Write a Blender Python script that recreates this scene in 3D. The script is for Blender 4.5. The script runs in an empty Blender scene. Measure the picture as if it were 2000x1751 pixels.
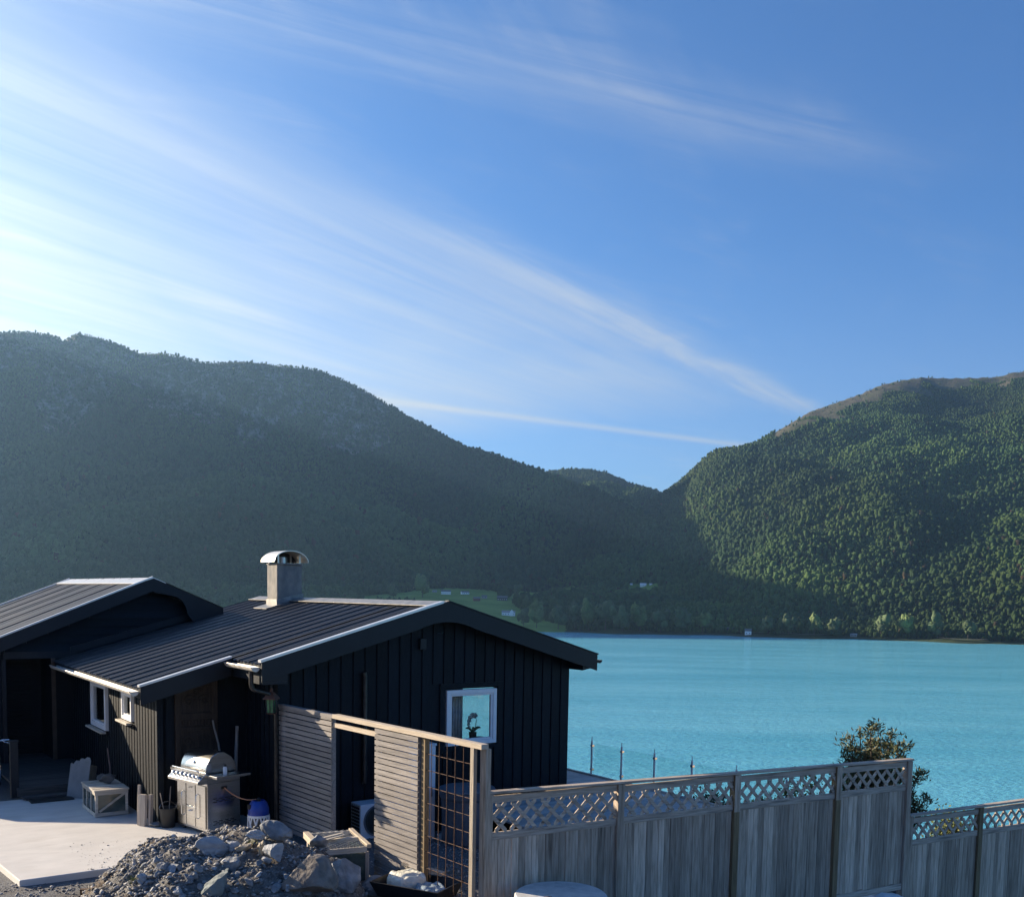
import bpy, bmesh, math, random
import numpy as np
from mathutils import Vector, Matrix, noise as mnoise
random.seed(7); rng = np.random.default_rng(7)
sc = bpy.context.scene
C = sc.collection
R = math.radians

# ------------------------------------------------------------------ camera
CAMZ = 3.7; F = 1926.0; PX, PY = 1000.0, 1333.0          # focal length and principal point in photo pixels (photo is a crop)
p_, r_ = R(-5.0), R(1.0)
FW = np.array([0, math.cos(p_), math.sin(p_)]); RT0 = np.array([1.0, 0, 0]); UP0 = np.cross(RT0, FW)
RT = RT0*math.cos(r_) + UP0*math.sin(r_); UP = UP0*math.cos(r_) - RT0*math.sin(r_)
CP = np.array([0, 0, CAMZ])
cam = bpy.data.objects.new('camera', bpy.data.cameras.new('camera')); C.objects.link(cam)
cam.matrix_world = Matrix(((RT[0], UP[0], -FW[0], 0), (RT[1], UP[1], -FW[1], 0), (RT[2], UP[2], -FW[2], CAMZ), (0, 0, 0, 1)))
cam.data.sensor_width = 36; cam.data.sensor_fit = 'HORIZONTAL'; cam.data.lens = 36*F/2000
cam.data.shift_y = (PY-875.5)/2000
cam.data.clip_start = .1; cam.data.clip_end = 30000
sc.camera = cam

# ------------------------------------------------------------------ light, sky
SUN_AZ, SUN_EL = R(-64), R(17.2)                            # azimuth from +Y towards +X
sun = bpy.data.objects.new('sun', bpy.data.lights.new('sun', 'SUN')); C.objects.link(sun)
sun.data.energy = 5.0; sun.data.angle = R(.5); sun.data.color = (1, .82, .6)
sd = Vector((math.sin(SUN_AZ)*math.cos(SUN_EL), math.cos(SUN_AZ)*math.cos(SUN_EL), math.sin(SUN_EL)))
sun.rotation_euler = sd.to_track_quat('Z', 'Y').to_euler()
vs = sc.view_settings; vs.view_transform = 'Standard'; vs.look = 'None'; vs.gamma = 1; vs.use_curve_mapping = False
vs.exposure = 1.6
SKY_STRENGTH = .05
w = bpy.data.worlds.new('World'); sc.world = w; w.use_nodes = True
def wnodes():
    nt = w.node_tree; N = nt.nodes; L = nt.links; N.clear()
    out = N.new('ShaderNodeOutputWorld'); bg = N.new('ShaderNodeBackground'); bg.inputs[1].default_value = SKY_STRENGTH
    sky = N.new('ShaderNodeTexSky'); sky.sky_type = 'NISHITA'; sky.sun_disc = False
    sky.sun_elevation = SUN_EL; sky.sun_rotation = SUN_AZ; sky.altitude = 50
    sky.air_density = 1.0; sky.dust_density = .0; sky.ozone_density = 4.5
    tc = N.new('ShaderNodeTexCoord')
    sep = N.new('ShaderNodeSeparateXYZ'); L.new(tc.outputs['Generated'], sep.inputs[0])
    def m(op, a, b=None, c=None, clamp=False):
        n = N.new('ShaderNodeMath'); n.operation = op; n.use_clamp = clamp
        for i, v in enumerate((a, b, c)):
            if v is None: continue
            if isinstance(v, (int, float)): n.inputs[i].default_value = v
            else: L.new(v, n.inputs[i])
        return n.outputs[0]
    def ss(x, a, b):
        n = N.new('ShaderNodeMapRange'); n.interpolation_type = 'SMOOTHSTEP'; L.new(x, n.inputs[0]); n.inputs[1].default_value = a; n.inputs[2].default_value = b; return n.outputs[0]
    # cirrus: direction carried onto a flat layer high above, streaks run along heading +19 degrees
    dz = m('MAXIMUM', sep.outputs[2], .03)
    px = m('DIVIDE', sep.outputs[0], dz); py = m('DIVIDE', sep.outputs[1], dz)
    h = R(35)
    al = m('ADD', m('MULTIPLY', px, math.sin(h)), m('MULTIPLY', py, math.cos(h)))
    pe = m('SUBTRACT', m('MULTIPLY', py, math.sin(h)), m('MULTIPLY', px, math.cos(h)))       # grows to the left
    def tex(sa, sp, off, dist, det=7, rough=.55, lac=2.1, pe=pe):
        cb = N.new('ShaderNodeCombineXYZ'); L.new(m('MULTIPLY', al, sa), cb.inputs[0]); L.new(m('MULTIPLY', pe, sp), cb.inputs[1]); cb.inputs[2].default_value = off
        t = N.new('ShaderNodeTexNoise'); t.inputs['Scale'].default_value = 1; t.inputs['Detail'].default_value = det; t.inputs['Roughness'].default_value = rough
        t.inputs['Distortion'].default_value = dist; t.inputs['Lacunarity'].default_value = lac; L.new(cb.outputs[0], t.inputs['Vector']); return t.outputs[0]
    broad = tex(.32, .9, 1.3, .6, 3)
    fine = tex(.4, 3.4, 4.1, 1.1, 5, .48)
    fibre = tex(.55, 11, 2.2, .7, 9, .62)
    pe2 = m('ADD', pe, m('MULTIPLY', al, .62)); fibre2 = tex(.7, 7, 9.4, 1.6, 9, .62, 2.1, pe2); fine2 = tex(.6, 2.6, 6.3, 1.4, 6, .55, 2.1, pe2)
    wide = tex(.8, 2.2, 7.7, 1.2, 6)
    # main bank: to the left of the axis and low over the hills
    bank = m('MULTIPLY', ss(pe, 1.5, 2.15), m('SUBTRACT', 1.0, ss(al, 3.6, 5.4)))
    den = m('ADD', m('MULTIPLY', ss(pe, 1.8, 3.4), .22), m('ADD', .2, m('ADD', m('MULTIPLY', ss(fine, .28, .74), .25), m('MULTIPLY', ss(fibre, .28, .76), .16))))
    a1 = m('MULTIPLY', m('MULTIPLY', bank, den), ss(broad, .05, .5))
    def band(x, c, wd):
        q = m('DIVIDE', m('SUBTRACT', x, c), wd); return m('POWER', 2.718, m('MULTIPLY', m('MULTIPLY', q, q), -1))
    # crisp edge of the bank and a lower single trail
    edge = m('MULTIPLY', m('MULTIPLY', band(m('ADD', pe, m('MULTIPLY', wide, .35)), 1.97, .1), ss(al, 1.6, 3.0)), m('ADD', .08, m('ADD', m('MULTIPLY', ss(fine, .35, .65), .2), m('MULTIPLY', ss(fibre, .35, .65), .22))))
    edge = m('MULTIPLY', edge, m('SUBTRACT', 1.0, ss(al, 4.9, 5.6)))
    low = m('MULTIPLY', m('MULTIPLY', band(m('ADD', pe, m('MULTIPLY', al, .45)), 5.3, .09), ss(al, 3.2, 4.2)), .38)
    # thin wisps across the upper sky
    wl = m('ADD', m('SUBTRACT', pe, m('MULTIPLY', m('SUBTRACT', al, 1.25), -.65)), m('MULTIPLY', wide, .3))
    wisp = m('MULTIPLY', m('MULTIPLY', band(wl, 1.53, .15), m('SUBTRACT', 1.0, ss(al, 1.9, 2.7))), m('ADD', .03, m('ADD', m('MULTIPLY', ss(fine2, .3, .7), .14), m('MULTIPLY', ss(fibre2, .34, .68), .13))))
    veil = m('MULTIPLY', m('MULTIPLY', ss(wide, .45, .8), ss(broad, .35, .65)), m('ADD', .06, m('MULTIPLY', ss(fibre2, .36, .68), .18)))
    dt = N.new('ShaderNodeVectorMath'); dt.operation = 'DOT_PRODUCT'; L.new(tc.outputs['Generated'], dt.inputs[0]); dt.inputs[1].default_value = sd
    sheet = m('MULTIPLY', ss(dt.outputs['Value'], .55, 1.0), .26)                            # even high veil round the sun
    milk = m('MULTIPLY', m('SUBTRACT', 1.0, ss(sep.outputs[2], .06, .34)), .2)                  # thin milky air low over the hills
    cov = m('MINIMUM', m('ADD', m('ADD', m('ADD', a1, milk), m('MAXIMUM', edge, low)), m('ADD', m('ADD', veil, wisp), sheet)), .93)
    hz = ss(sep.outputs[2], .02, .09)
    cov = m('MULTIPLY', cov, hz)
    # clouds are lit by the sun: brighter towards it
    fwd = m('POWER', m('MAXIMUM', dt.outputs['Value'], 0), 4)
    br = m('ADD', 4.4, m('MULTIPLY', fwd, 4.6))
    cc = N.new('ShaderNodeVectorMath'); cc.operation = 'SCALE'; cc.inputs[0].default_value = (.97, .99, 1.0); L.new(br, cc.inputs['Scale'])
    mx = N.new('ShaderNodeMix'); mx.data_type = 'RGBA'; L.new(cov, mx.inputs[0]); tn = N.new('ShaderNodeMix'); tn.data_type = 'RGBA'; tn.blend_type = 'MULTIPLY'; tn.inputs[0].default_value = 1; L.new(sky.outputs[0], tn.inputs[6]); tn.inputs[7].default_value = (.54, .85, 1.16, 1)   # deep northern blue
    L.new(tn.outputs[2], mx.inputs[6]); L.new(cc.outputs[0], mx.inputs[7])
    L.new(mx.outputs[2], bg.inputs[0]); L.new(bg.outputs[0], out.inputs[0])
wnodes()

# ------------------------------------------------------------------ helpers
def ray(x, y): return FW + RT*((x-PX)/F) - UP*((y-PY)/F)
def azel(x, y):
    d = ray(x, y); return math.atan2(d[0], d[1]), d[2]/math.hypot(d[0], d[1])
HEAD = R(-35.581)                                           # heading of the ridge of the cabin
V2 = np.array([math.sin(HEAD), math.cos(HEAD)]); U2 = np.array([V2[1], -V2[0]]); O2 = np.array([-3.638, 15.238])
RZ = math.atan2(U2[1], U2[0])
def W(u, v, z=0):                                           # cabin plan coordinates to world
    q = O2 + U2*u + V2*v; return (float(q[0]), float(q[1]), z)
def loc2(x, y):
    q = np.array([x, y]) - O2; return float(q@U2), float(q@V2)

MATS = {}
def mat(name, c1, c2=None, scale=8, rough=.6, metal=0, bump=0, bscale=None, stretch=(1, 1, 1), island=0, spec=.5, lo=.35, hi=.65, detail=6, c3=None, c3scale=2, c3lo=.55, c3hi=.7, rvar=0, bdist=.02):
    m = bpy.data.materials.new(name); m.use_nodes = True; nt = m.node_tree; N = nt.nodes; L = nt.links
    b = N['Principled BSDF']; b.inputs['Roughness'].default_value = rough; b.inputs['Metallic'].default_value = metal
    b.inputs['Specular IOR Level'].default_value = spec
    tc = N.new('ShaderNodeTexCoord'); mp = N.new('ShaderNodeMapping'); mp.inputs['Scale'].default_value = stretch; L.new(tc.outputs['Object'], mp.inputs[0])
    vec = mp.outputs[0]
    if island:
        g = N.new('ShaderNodeNewGeometry'); ad = N.new('ShaderNodeVectorMath'); ad.operation = 'ADD'; cx = N.new('ShaderNodeVectorMath'); cx.operation = 'SCALE'
        cx.inputs[0].default_value = (37, 53, 71); L.new(g.outputs['Random Per Island'], cx.inputs['Scale']); L.new(vec, ad.inputs[0]); L.new(cx.outputs[0], ad.inputs[1]); vec = ad.outputs[0]
    n = N.new('ShaderNodeTexNoise'); n.inputs['Scale'].default_value = scale; n.inputs['Detail'].default_value = detail; n.inputs['Roughness'].default_value = .6; L.new(vec, n.inputs['Vector'])
    cr = N.new('ShaderNodeMapRange'); cr.inputs[1].default_value = lo; cr.inputs[2].default_value = hi; L.new(n.outputs[0], cr.inputs[0])
    mx = N.new('ShaderNodeMix'); mx.data_type = 'RGBA'; L.new(cr.outputs[0], mx.inputs[0]); mx.inputs[6].default_value = (*c1, 1); mx.inputs[7].default_value = (*(c2 or c1), 1)
    col = mx.outputs[2]
    if c3:
        n3 = N.new('ShaderNodeTexNoise'); n3.inputs['Scale'].default_value = c3scale; n3.inputs['Detail'].default_value = 5; L.new(vec, n3.inputs['Vector'])
        r3 = N.new('ShaderNodeMapRange'); r3.inputs[1].default_value = c3lo; r3.inputs[2].default_value = c3hi; L.new(n3.outputs[0], r3.inputs[0])
        m3 = N.new('ShaderNodeMix'); m3.data_type = 'RGBA'; L.new(r3.outputs[0], m3.inputs[0]); L.new(col, m3.inputs[6]); m3.inputs[7].default_value = (*c3, 1); col = m3.outputs[2]
    if island:
        hs = N.new('ShaderNodeHueSaturation'); mr = N.new('ShaderNodeMapRange'); mr.inputs[3].default_value = 1-island; mr.inputs[4].default_value = 1+island
        L.new(g.outputs['Random Per Island'], mr.inputs[0]); L.new(mr.outputs[0], hs.inputs['Value']); L.new(col, hs.inputs['Color']); col = hs.outputs[0]
    L.new(col, b.inputs['Base Color'])
    if rvar:
        rr = N.new('ShaderNodeMapRange'); rr.inputs[3].default_value = rough-rvar; rr.inputs[4].default_value = rough+rvar; L.new(n.outputs[0], rr.inputs[0]); L.new(rr.outputs[0], b.inputs['Roughness'])
    if bump:
        nb = N.new('ShaderNodeTexNoise'); nb.inputs['Scale'].default_value = bscale or scale*3; nb.inputs['Detail'].default_value = 6; L.new(vec, nb.inputs['Vector'])
        bp = N.new('ShaderNodeBump'); bp.inputs['Strength'].default_value = bump; bp.inputs['Distance'].default_value = bdist; L.new(nb.outputs[0], bp.inputs['Height']); L.new(bp.outputs[0], b.inputs['Normal'])
    MATS[name] = m
    return m
def glass(name, tint=(.9, .97, .96), fr=1.45):
    m = bpy.data.materials.new(name); m.use_nodes = True; N = m.node_tree.nodes; L = m.node_tree.links; N.clear()
    o = N.new('ShaderNodeOutputMaterial'); t = N.new('ShaderNodeBsdfTransparent'); t.inputs[0].default_value = (*tint, 1); g = N.new('ShaderNodeBsdfGlossy'); g.inputs['Roughness'].default_value = .02
    ge = N.new('ShaderNodeNewGeometry'); dp = N.new('ShaderNodeVectorMath'); dp.operation = 'DOT_PRODUCT'; L.new(ge.outputs['Normal'], dp.inputs[0]); L.new(ge.outputs['Incoming'], dp.inputs[1])
    def mth(op, x, y):
        n = N.new('ShaderNodeMath'); n.operation = op
        for i, v in enumerate((x, y)):
            if isinstance(v, float): n.inputs[i].default_value = v
            else: L.new(v, n.inputs[i])
        return n.outputs[0]
    f0 = ((fr-1)/(fr+1))**2
    fac = mth('ADD', f0, mth('MULTIPLY', 1-f0, mth('POWER', mth('SUBTRACT', 1.0, mth('ABSOLUTE', dp.outputs['Value'], 0.0)), 5.0))); mx = N.new('ShaderNodeMixShader')
    L.new(fac, mx.inputs[0]); L.new(t.outputs[0], mx.inputs[1]); L.new(g.outputs[0], mx.inputs[2]); L.new(mx.outputs[0], o.inputs[0]); return m
BLACKWOOD = mat('black_painted_wood', (.003, .007, .013), (.006, .012, .02), scale=9, rough=.55, stretch=(4, 4, .5), bump=.35, c3=(.012, .017, .022), c3scale=3, c3lo=.6, c3hi=.85, bscale=30, island=.25, spec=.16)
BLACKWOODH = mat('black_painted_wood_lying', (.003, .007, .013), (.006, .012, .02), scale=9, rough=.45, stretch=(.5, .5, 5), bump=.35, bscale=30, island=.25, spec=.16)
BLACKTRIM = mat('black_painted_trim', (.003, .008, .016), (.005, .011, .02), scale=5, rough=.45, spec=.3, bump=.1, bscale=20)
ROOFSTEEL = mat('dark_roof_steel', (.034, .034, .035), (.062, .059, .057), scale=1.6, rough=.45, metal=.1, rvar=.1, c3=(.062, .056, .053), c3scale=5, c3lo=.58, c3hi=.8, bump=.08, bscale=90)
RIDGESTEEL = mat('worn_ridge_steel', (.2, .2, .19), (.36, .34, .31), scale=6, rough=.42, metal=.5, bump=.1)
TRIMSTEEL = mat('pale_edge_steel', (.55, .57, .6), (.66, .67, .69), scale=5, rough=.35, metal=.5)
GUTTER = mat('weathered_gutter_zinc', (.4, .39, .36), (.66, .63, .57), scale=7, rough=.5, metal=.25, bump=.1)
CHIM = mat('chimney_render', (.15, .155, .16), (.26, .25, .23), scale=5, rough=.9, bump=.5, bscale=18, c3=(.08, .085, .09), c3scale=3, c3lo=.5, c3hi=.75, stretch=(1, 1, .6))
ZINC = mat('chimney_cap_zinc', (.62, .6, .55), (.74, .71, .65), scale=4, rough=.38, metal=.6)
WHITEPAINT = mat('white_window_paint', (.72, .75, .78), (.8, .82, .84), scale=6, rough=.4)
GLASS = glass('window_glass', (.965, .985, .98), 1.5); CLEAR = glass('railing_glass', (.93, .97, .965), 1.45); OLDGLASS = glass('dusty_glass', (.32, .42, .42), 1.7)
def wood(name, a, b, axis, **k):
    st = [7, 7, 7]; st[axis] = .55
    kw = dict(scale=5, rough=.8, stretch=tuple(st), bump=.35, bscale=9, island=.2, spec=.3); kw.update(k)
    return mat(name, a, b, **kw)
GREYZ = wood('weathered_fence_board', (.34, .275, .21), (.56, .465, .375), 2, c3=(.19, .15, .115), c3scale=2.2, c3lo=.56, c3hi=.72, island=.42)
GREYX = wood('weathered_rail', (.36, .3, .24), (.56, .48, .4), 0, c3=(.17, .15, .13), c3scale=3)
SLATX = wood('stained_slat', (.19, .18, .175), (.29, .27, .255), 1, island=.16)
PALEY = wood('pale_new_timber', (.42, .36, .28), (.56, .48, .38), 1, island=.1)
PALEX = wood('pale_new_timber_cross', (.42, .36, .28), (.56, .48, .38), 0, island=.1)
PALEZ = wood('pale_post_timber', (.3, .26, .21), (.42, .37, .3), 2, island=.12)
TANZ = wood('impregnated_post', (.17, .125, .07), (.27, .2, .115), 2, island=.12)
PLANKZ = wood('bleached_plank', (.3, .26, .23), (.48, .43, .38), 2, c3=(.16, .13, .12), c3scale=2.5, c3lo=.6, c3hi=.75)
PLANKX = wood('bleached_plank_lying', (.36, .33, .28), (.58, .54, .47), 0, c3=(.2, .17, .14), c3scale=2.5, c3lo=.6, c3hi=.75)
DECKM = wood('silvered_deck_board', (.4, .39, .375), (.56, .54, .51), 0, island=.18)
CARVED = wood('carved_dark_oak', (.022, .016, .013), (.05, .036, .028), 2, rough=.5, bump=.5, bscale=25)
CONCRETE = mat('fresh_concrete', (.53, .52, .495), (.625, .61, .58), scale=1.4, rough=.75, bump=.12, bscale=60, bdist=.004, stretch=(1, 2.2, 1), c3=(.49, .47, .435), c3scale=1.3, c3lo=.55, c3hi=.8)
STEEL = mat('brushed_steel', (.5, .49, .47), (.6, .59, .57), scale=3, rough=.24, metal=1, stretch=(1, 1, 14), bump=.04, bscale=10, rvar=.07)
CHROME = mat('polished_steel', (.62, .62, .62), (.7, .7, .7), rough=.16, metal=1)
DARKPLASTIC = mat('black_plastic', (.012, .013, .015), (.02, .021, .023), rough=.45)
GREYPLASTIC = mat('grey_plastic', (.1, .12, .15), (.13, .15, .18), rough=.5, scale=3)
WHITEMETAL = mat('white_enamel', (.62, .68, .74), (.7, .75, .8), scale=2, rough=.4)
BLUE = mat('blue_plastic', (.01, .045, .3), (.014, .06, .36), rough=.35, scale=4)
RUST = mat('rusty_steel', (.05, .025, .016), (.11, .055, .03), scale=20, rough=.85, bump=.3, bscale=60)
ROCK = mat('grey_rock', (.13, .145, .16), (.27, .29, .31), scale=5, rough=.9, bump=.9, bscale=9, bdist=.05, c3=(.36, .37, .38), c3scale=7, c3lo=.58, c3hi=.75)
BROWNROCK = mat('brown_rock', (.12, .107, .095), (.24, .215, .19), scale=4, rough=.9, bump=.9, bscale=8, bdist=.05, c3=(.1, .1, .095), c3scale=5)
PALEROCK = mat('pale_rock', (.26, .28, .3), (.44, .45, .46), scale=6, rough=.85, bump=.8, bscale=10, bdist=.04, c3=(.18, .2, .22), c3scale=6, stretch=(1, 1, 2.5))
SOIL = mat('earth_and_crushed_stone', (.075, .072, .066), (.2, .195, .185), scale=22, rough=.95, bump=1, bscale=70, bdist=.02, c3=(.11, .085, .062), c3scale=1.6, c3lo=.5, c3hi=.65)
CHIPS = mat('stone_chips', (.14, .14, .14), (.32, .32, .315), scale=12, rough=.9, island=.5)
GRAVEL = mat('gravel', (.075, .08, .085), (.2, .205, .215), scale=45, rough=.95, bump=1, bscale=70, bdist=.03, c3=(.12, .11, .1), c3scale=1.2)
TABLESTONE = mat('pale_cast_concrete', (.42, .43, .42), (.56, .56, .54), scale=9, rough=.8, bump=.3, bscale=50, bdist=.006, c3=(.3, .31, .3), c3scale=5, c3lo=.58, c3hi=.72)
SACK = mat('grey_paper_sack', (.2, .21, .215), (.27, .28, .285), scale=4, rough=.8, bump=.3, bscale=10); SACKSIDE = mat('brown_paper', (.19, .15, .11), (.26, .21, .16), scale=6, rough=.85, bump=.4)
PLASTICSHEET = mat('white_plastic_sheet', (.7, .74, .78), (.82, .85, .87), scale=4, rough=.3, bump=.6, bscale=5, bdist=.05)
FABRIC = mat('grey_curtain', (.22, .25, .28), (.34, .37, .4), scale=12, rough=.9)
INTERIOR = mat('interior_wall', (.2, .19, .17), (.24, .22, .2), rough=.8)
LEAFG = mat('dark_leaf', (.02, .04, .025), (.04, .075, .035), scale=30, rough=.6)
NEEDLE = mat('pine_needle', (.045, .065, .022), (.085, .105, .04), scale=3, rough=.65, island=.4, c3=(.15, .1, .04), c3scale=1.3, c3lo=.52, c3hi=.66)
SHRUBM = mat('spring_shrub_leaf', (.1, .13, .03), (.17, .19, .05), scale=4, rough=.65, island=.4, c3=(.13, .11, .03), c3scale=2)
BARK = mat('bark', (.06, .045, .035), (.12, .095, .075), scale=8, rough=.95, bump=.6, stretch=(1, 1, .3))
DRIFT = mat('driftwood', (.2, .18, .165), (.33, .3, .27), scale=6, rough=.85, stretch=(6, 6, .6), bump=.3)
FARWHITE = mat('far_white_paint', (.84, .86, .88), (.9, .91, .92), rough=.6); FARROOF = mat('far_slate_roof', (.09, .1, .11), (.14, .15, .16), rough=.6); FARRED = mat('far_red_barn_paint', (.16, .05, .04), (.2, .07, .05), rough=.8); FARDARK = mat('far_dark_timber', (.03, .03, .035), (.05, .05, .055), rough=.8); FARGREY = mat('far_grey_wall', (.24, .25, .26), (.3, .3, .31), rough=.8)

class MB:
    def __init__(s): s.v = []; s.f = []
    def add(s, vs, fs):
        o = len(s.v); s.v += [tuple(map(float, p)) for p in vs]; s.f += [tuple(o+i for i in f) for f in fs]; return s
    def box(s, x0, x1, y0, y1, z0, z1):
        return s.add([(x0, y0, z0), (x1, y0, z0), (x1, y1, z0), (x0, y1, z0), (x0, y0, z1), (x1, y0, z1), (x1, y1, z1), (x0, y1, z1)],
                     [(3, 2, 1, 0), (4, 5, 6, 7), (0, 1, 5, 4), (1, 2, 6, 5), (2, 3, 7, 6), (3, 0, 4, 7)])
    def prism(s, poly, axis, a, b):                         # polygon (2D, ccw or not) swept along an axis
        n = len(poly)
        def P(p, t):
            q = list(p); q.insert(axis, t); return q
        return s.add([P(p, a) for p in poly]+[P(p, b) for p in poly], [tuple(range(n))[::-1], tuple(range(n, 2*n))]+[(i, (i+1) % n, n+(i+1) % n, n+i) for i in range(n)])
    def beam(s, p, q, wd, ht, up=(0, 0, 1)):
        p, q = Vector(p), Vector(q); d = (q-p).normalized(); sd_ = d.cross(Vector(up))
        if sd_.length < 1e-4: sd_ = d.cross(Vector((0, 1, 0)))
        sd_.normalize(); u = sd_.cross(d)
        c = [(-wd/2, -ht/2), (wd/2, -ht/2), (wd/2, ht/2), (-wd/2, ht/2)]
        return s.add([e+sd_*a+u*b for e in (p, q) for a, b in c], [(3, 2, 1, 0), (4, 5, 6, 7), (0, 1, 5, 4), (1, 2, 6, 5), (2, 3, 7, 6), (3, 0, 4, 7)])
    def tube(s, pts, r, n=10, caps=True):
        pts = [Vector(p) for p in pts]; rs = r if isinstance(r, (list, tuple)) else [r]*len(pts); vs = []
        prev = None
        for i, p in enumerate(pts):
            d = (pts[min(i+1, len(pts)-1)]-pts[max(i-1, 0)]).normalized()
            a = d.cross(Vector((0, 0, 1))) if prev is None else prev-d*prev.dot(d)
            if a.length < 1e-3: a = d.cross(Vector((1, 0, 0)))
            a.normalize(); prev = a; b = d.cross(a)
            vs += [p+(a*math.cos(2*math.pi*k/n)+b*math.sin(2*math.pi*k/n))*rs[i] for k in range(n)]
        fs = [(i*n+k, i*n+(k+1) % n, (i+1)*n+(k+1) % n, (i+1)*n+k) for i in range(len(pts)-1) for k in range(n)]
        if caps: fs += [tuple(range(n))[::-1], tuple((len(pts)-1)*n+k for k in range(n))]
        return s.add(vs, fs)
    def lathe(s, prof, n=32, c=(0, 0, 0)):
        vs = [(c[0]+r*math.cos(2*math.pi*k/n), c[1]+r*math.sin(2*math.pi*k/n), c[2]+z) for r, z in prof for k in range(n)]
        m = len(prof); fs = [(i*n+k, i*n+(k+1) % n, (i+1)*n+(k+1) % n, (i+1)*n+k) for i in range(m-1) for k in range(n)]
        fs += [tuple(range(n))[::-1], tuple((m-1)*n+k for k in range(n))]
        return s.add(vs, fs)
    def build(s, name, m, parent=None, bevel=0, smooth=False):
        me = bpy.data.meshes.new(name); me.from_pydata(s.v, [], s.f)
        bm = bmesh.new(); bm.from_mesh(me); bmesh.ops.recalc_face_normals(bm, faces=bm.faces)
        bm.to_mesh(me); bm.free()
        return link(name, me, m, parent, bevel, smooth)
def link(name, me, m, parent=None, bevel=0, smooth=False):
    if m: me.materials.append(m)
    o = bpy.data.objects.new(name, me); C.objects.link(o)
    if parent: o.parent = parent
    if smooth:
        for p in me.polygons: p.use_smooth = True
        if smooth != 2 : me.set_sharp_from_angle(angle=R(42))
    if bevel:
        md = o.modifiers.new('bevel', 'BEVEL'); md.width = bevel; md.segments = 2; md.limit_method = 'ANGLE'; md.angle_limit = R(40)
    return o
def tag(o, label=None, cat=None, group=None, kind=None):
    for k, v in (('label', label), ('category', cat), ('group', group), ('kind', kind)):
        if v: o[k] = v
    return o
def thing(name, label, cat, at=(0, 0, 0), rz=RZ, group=None):
    o = bpy.data.objects.new(name, None); C.objects.link(o); o.location = at; o.rotation_euler = (0, 0, rz); o.empty_display_size = .2
    return tag(o, label, cat, group)
def numesh(name, v, f, m):
    v = np.asarray(v, dtype=np.float32); f = np.asarray(f, dtype=np.int32); k = f.shape[1]
    me = bpy.data.meshes.new(name); me.vertices.add(len(v)); me.vertices.foreach_set('co', v.ravel())
    me.loops.add(f.size); me.loops.foreach_set('vertex_index', f.ravel()); me.polygons.add(len(f))
    me.polygons.foreach_set('loop_start', np.arange(0, f.size, k, dtype=np.int32)); me.polygons.foreach_set('loop_total', np.full(len(f), k, dtype=np.int32))
    me.update(calc_edges=True); me.validate()
    if m: me.materials.append(m)
    o = bpy.data.objects.new(name, me); C.objects.link(o); return o
def ico(sub):
    bm = bmesh.new(); bmesh.ops.create_icosphere(bm, subdivisions=sub, radius=1); v = np.array([x.co[:] for x in bm.verts]); f = np.array([[q.index for q in p.verts] for p in bm.faces]); bm.free(); return v, f

# ------------------------------------------------------------------ far terrain
ZW = CAMZ-44.0                                              # water level
def sil(pts): # silhouette in photo pixels -> arrays of azimuth, tangent of elevation
    a = np.array([azel(*p) for p in pts]); return a[:, 0], a[:, 1]
LS = sil([(-4500, 640), (-3000, 640), (-1900, 560), (-1200, 480), (-700, 480), (-350, 530), (-120, 625), (0, 650), (60, 649), (105, 657), (125, 666), (150, 651), (190, 659), (235, 674), (275, 692), (310, 689), (350, 696), (390, 707), (440, 709), (470, 705), (520, 711), (590, 718), (625, 724), (680, 746), (740, 779), (790, 812), (850, 842), (910, 874), (960, 887), (1010, 905), (1060, 923), (1110, 942), (1160, 960), (1210, 985), (1260, 1012), (1310, 1045), (1360, 1085), (1420, 1140), (1480, 1200), (1520, 1240)])  # unseen left end of the ridge raised to shade the right hill
BS = sil([(950, 1000), (1020, 940), (1070, 922), (1100, 918), (1150, 918), (1190, 927), (1230, 945), (1260, 953), (1300, 965), (1400, 1010), (1500, 1100)])
RS = sil([(1160, 1090), (1240, 1010), (1280, 975), (1300, 961), (1330, 940), (1375, 898), (1400, 880), (1440, 875), (1480, 864), (1520, 840), (1580, 804), (1640, 783), (1680, 769), (1720, 751), (1760, 742), (1800, 736), (1850, 738), (1900, 737), (1950, 735), (1980, 726), (2000, 725), (2200, 690), (2600, 700), (3200, 760)])
def AZ(x): return azel(x, 1160)[0]
LD = (np.array([AZ(x) for x in (-900, 0, 400, 620, 800, 1000, 1200, 1400, 1520)]), np.array([2950, 2880, 2850, 2820, 2720, 2500, 2200, 1900, 1650.]))
RD = (np.array([AZ(x) for x in (1160, 1300, 1440, 1600, 1800, 2000, 2600)]), np.array([2300, 2500, 2350, 2700, 3000, 3200, 3400.]))
SHELF = (np.array([AZ(x) for x in (300, 700, 1250, 1500, 2000)]), np.array([1500, 1760, 1760, 1420, 1350.]))
SHORE = 1245.0
def sm(t): t = np.clip(t, 0, 1); return t*t*(3-2*t)
_ph = rng.uniform(0, 6.28, (40, 2)); _dr = rng.uniform(0, 6.28, 40)
def wob(x, y, wl, n0, n=10):                                # cheap band noise, about -1..1
    s = 0
    for i in range(n0, n0+n):
        k = 6.28/(wl*(.6+.9*((i*37 % 11)/11))); s = s+np.sin(k*(x*np.cos(_dr[i])+y*np.sin(_dr[i]))+_ph[i, 0])
    return s/math.sqrt(n)
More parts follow.
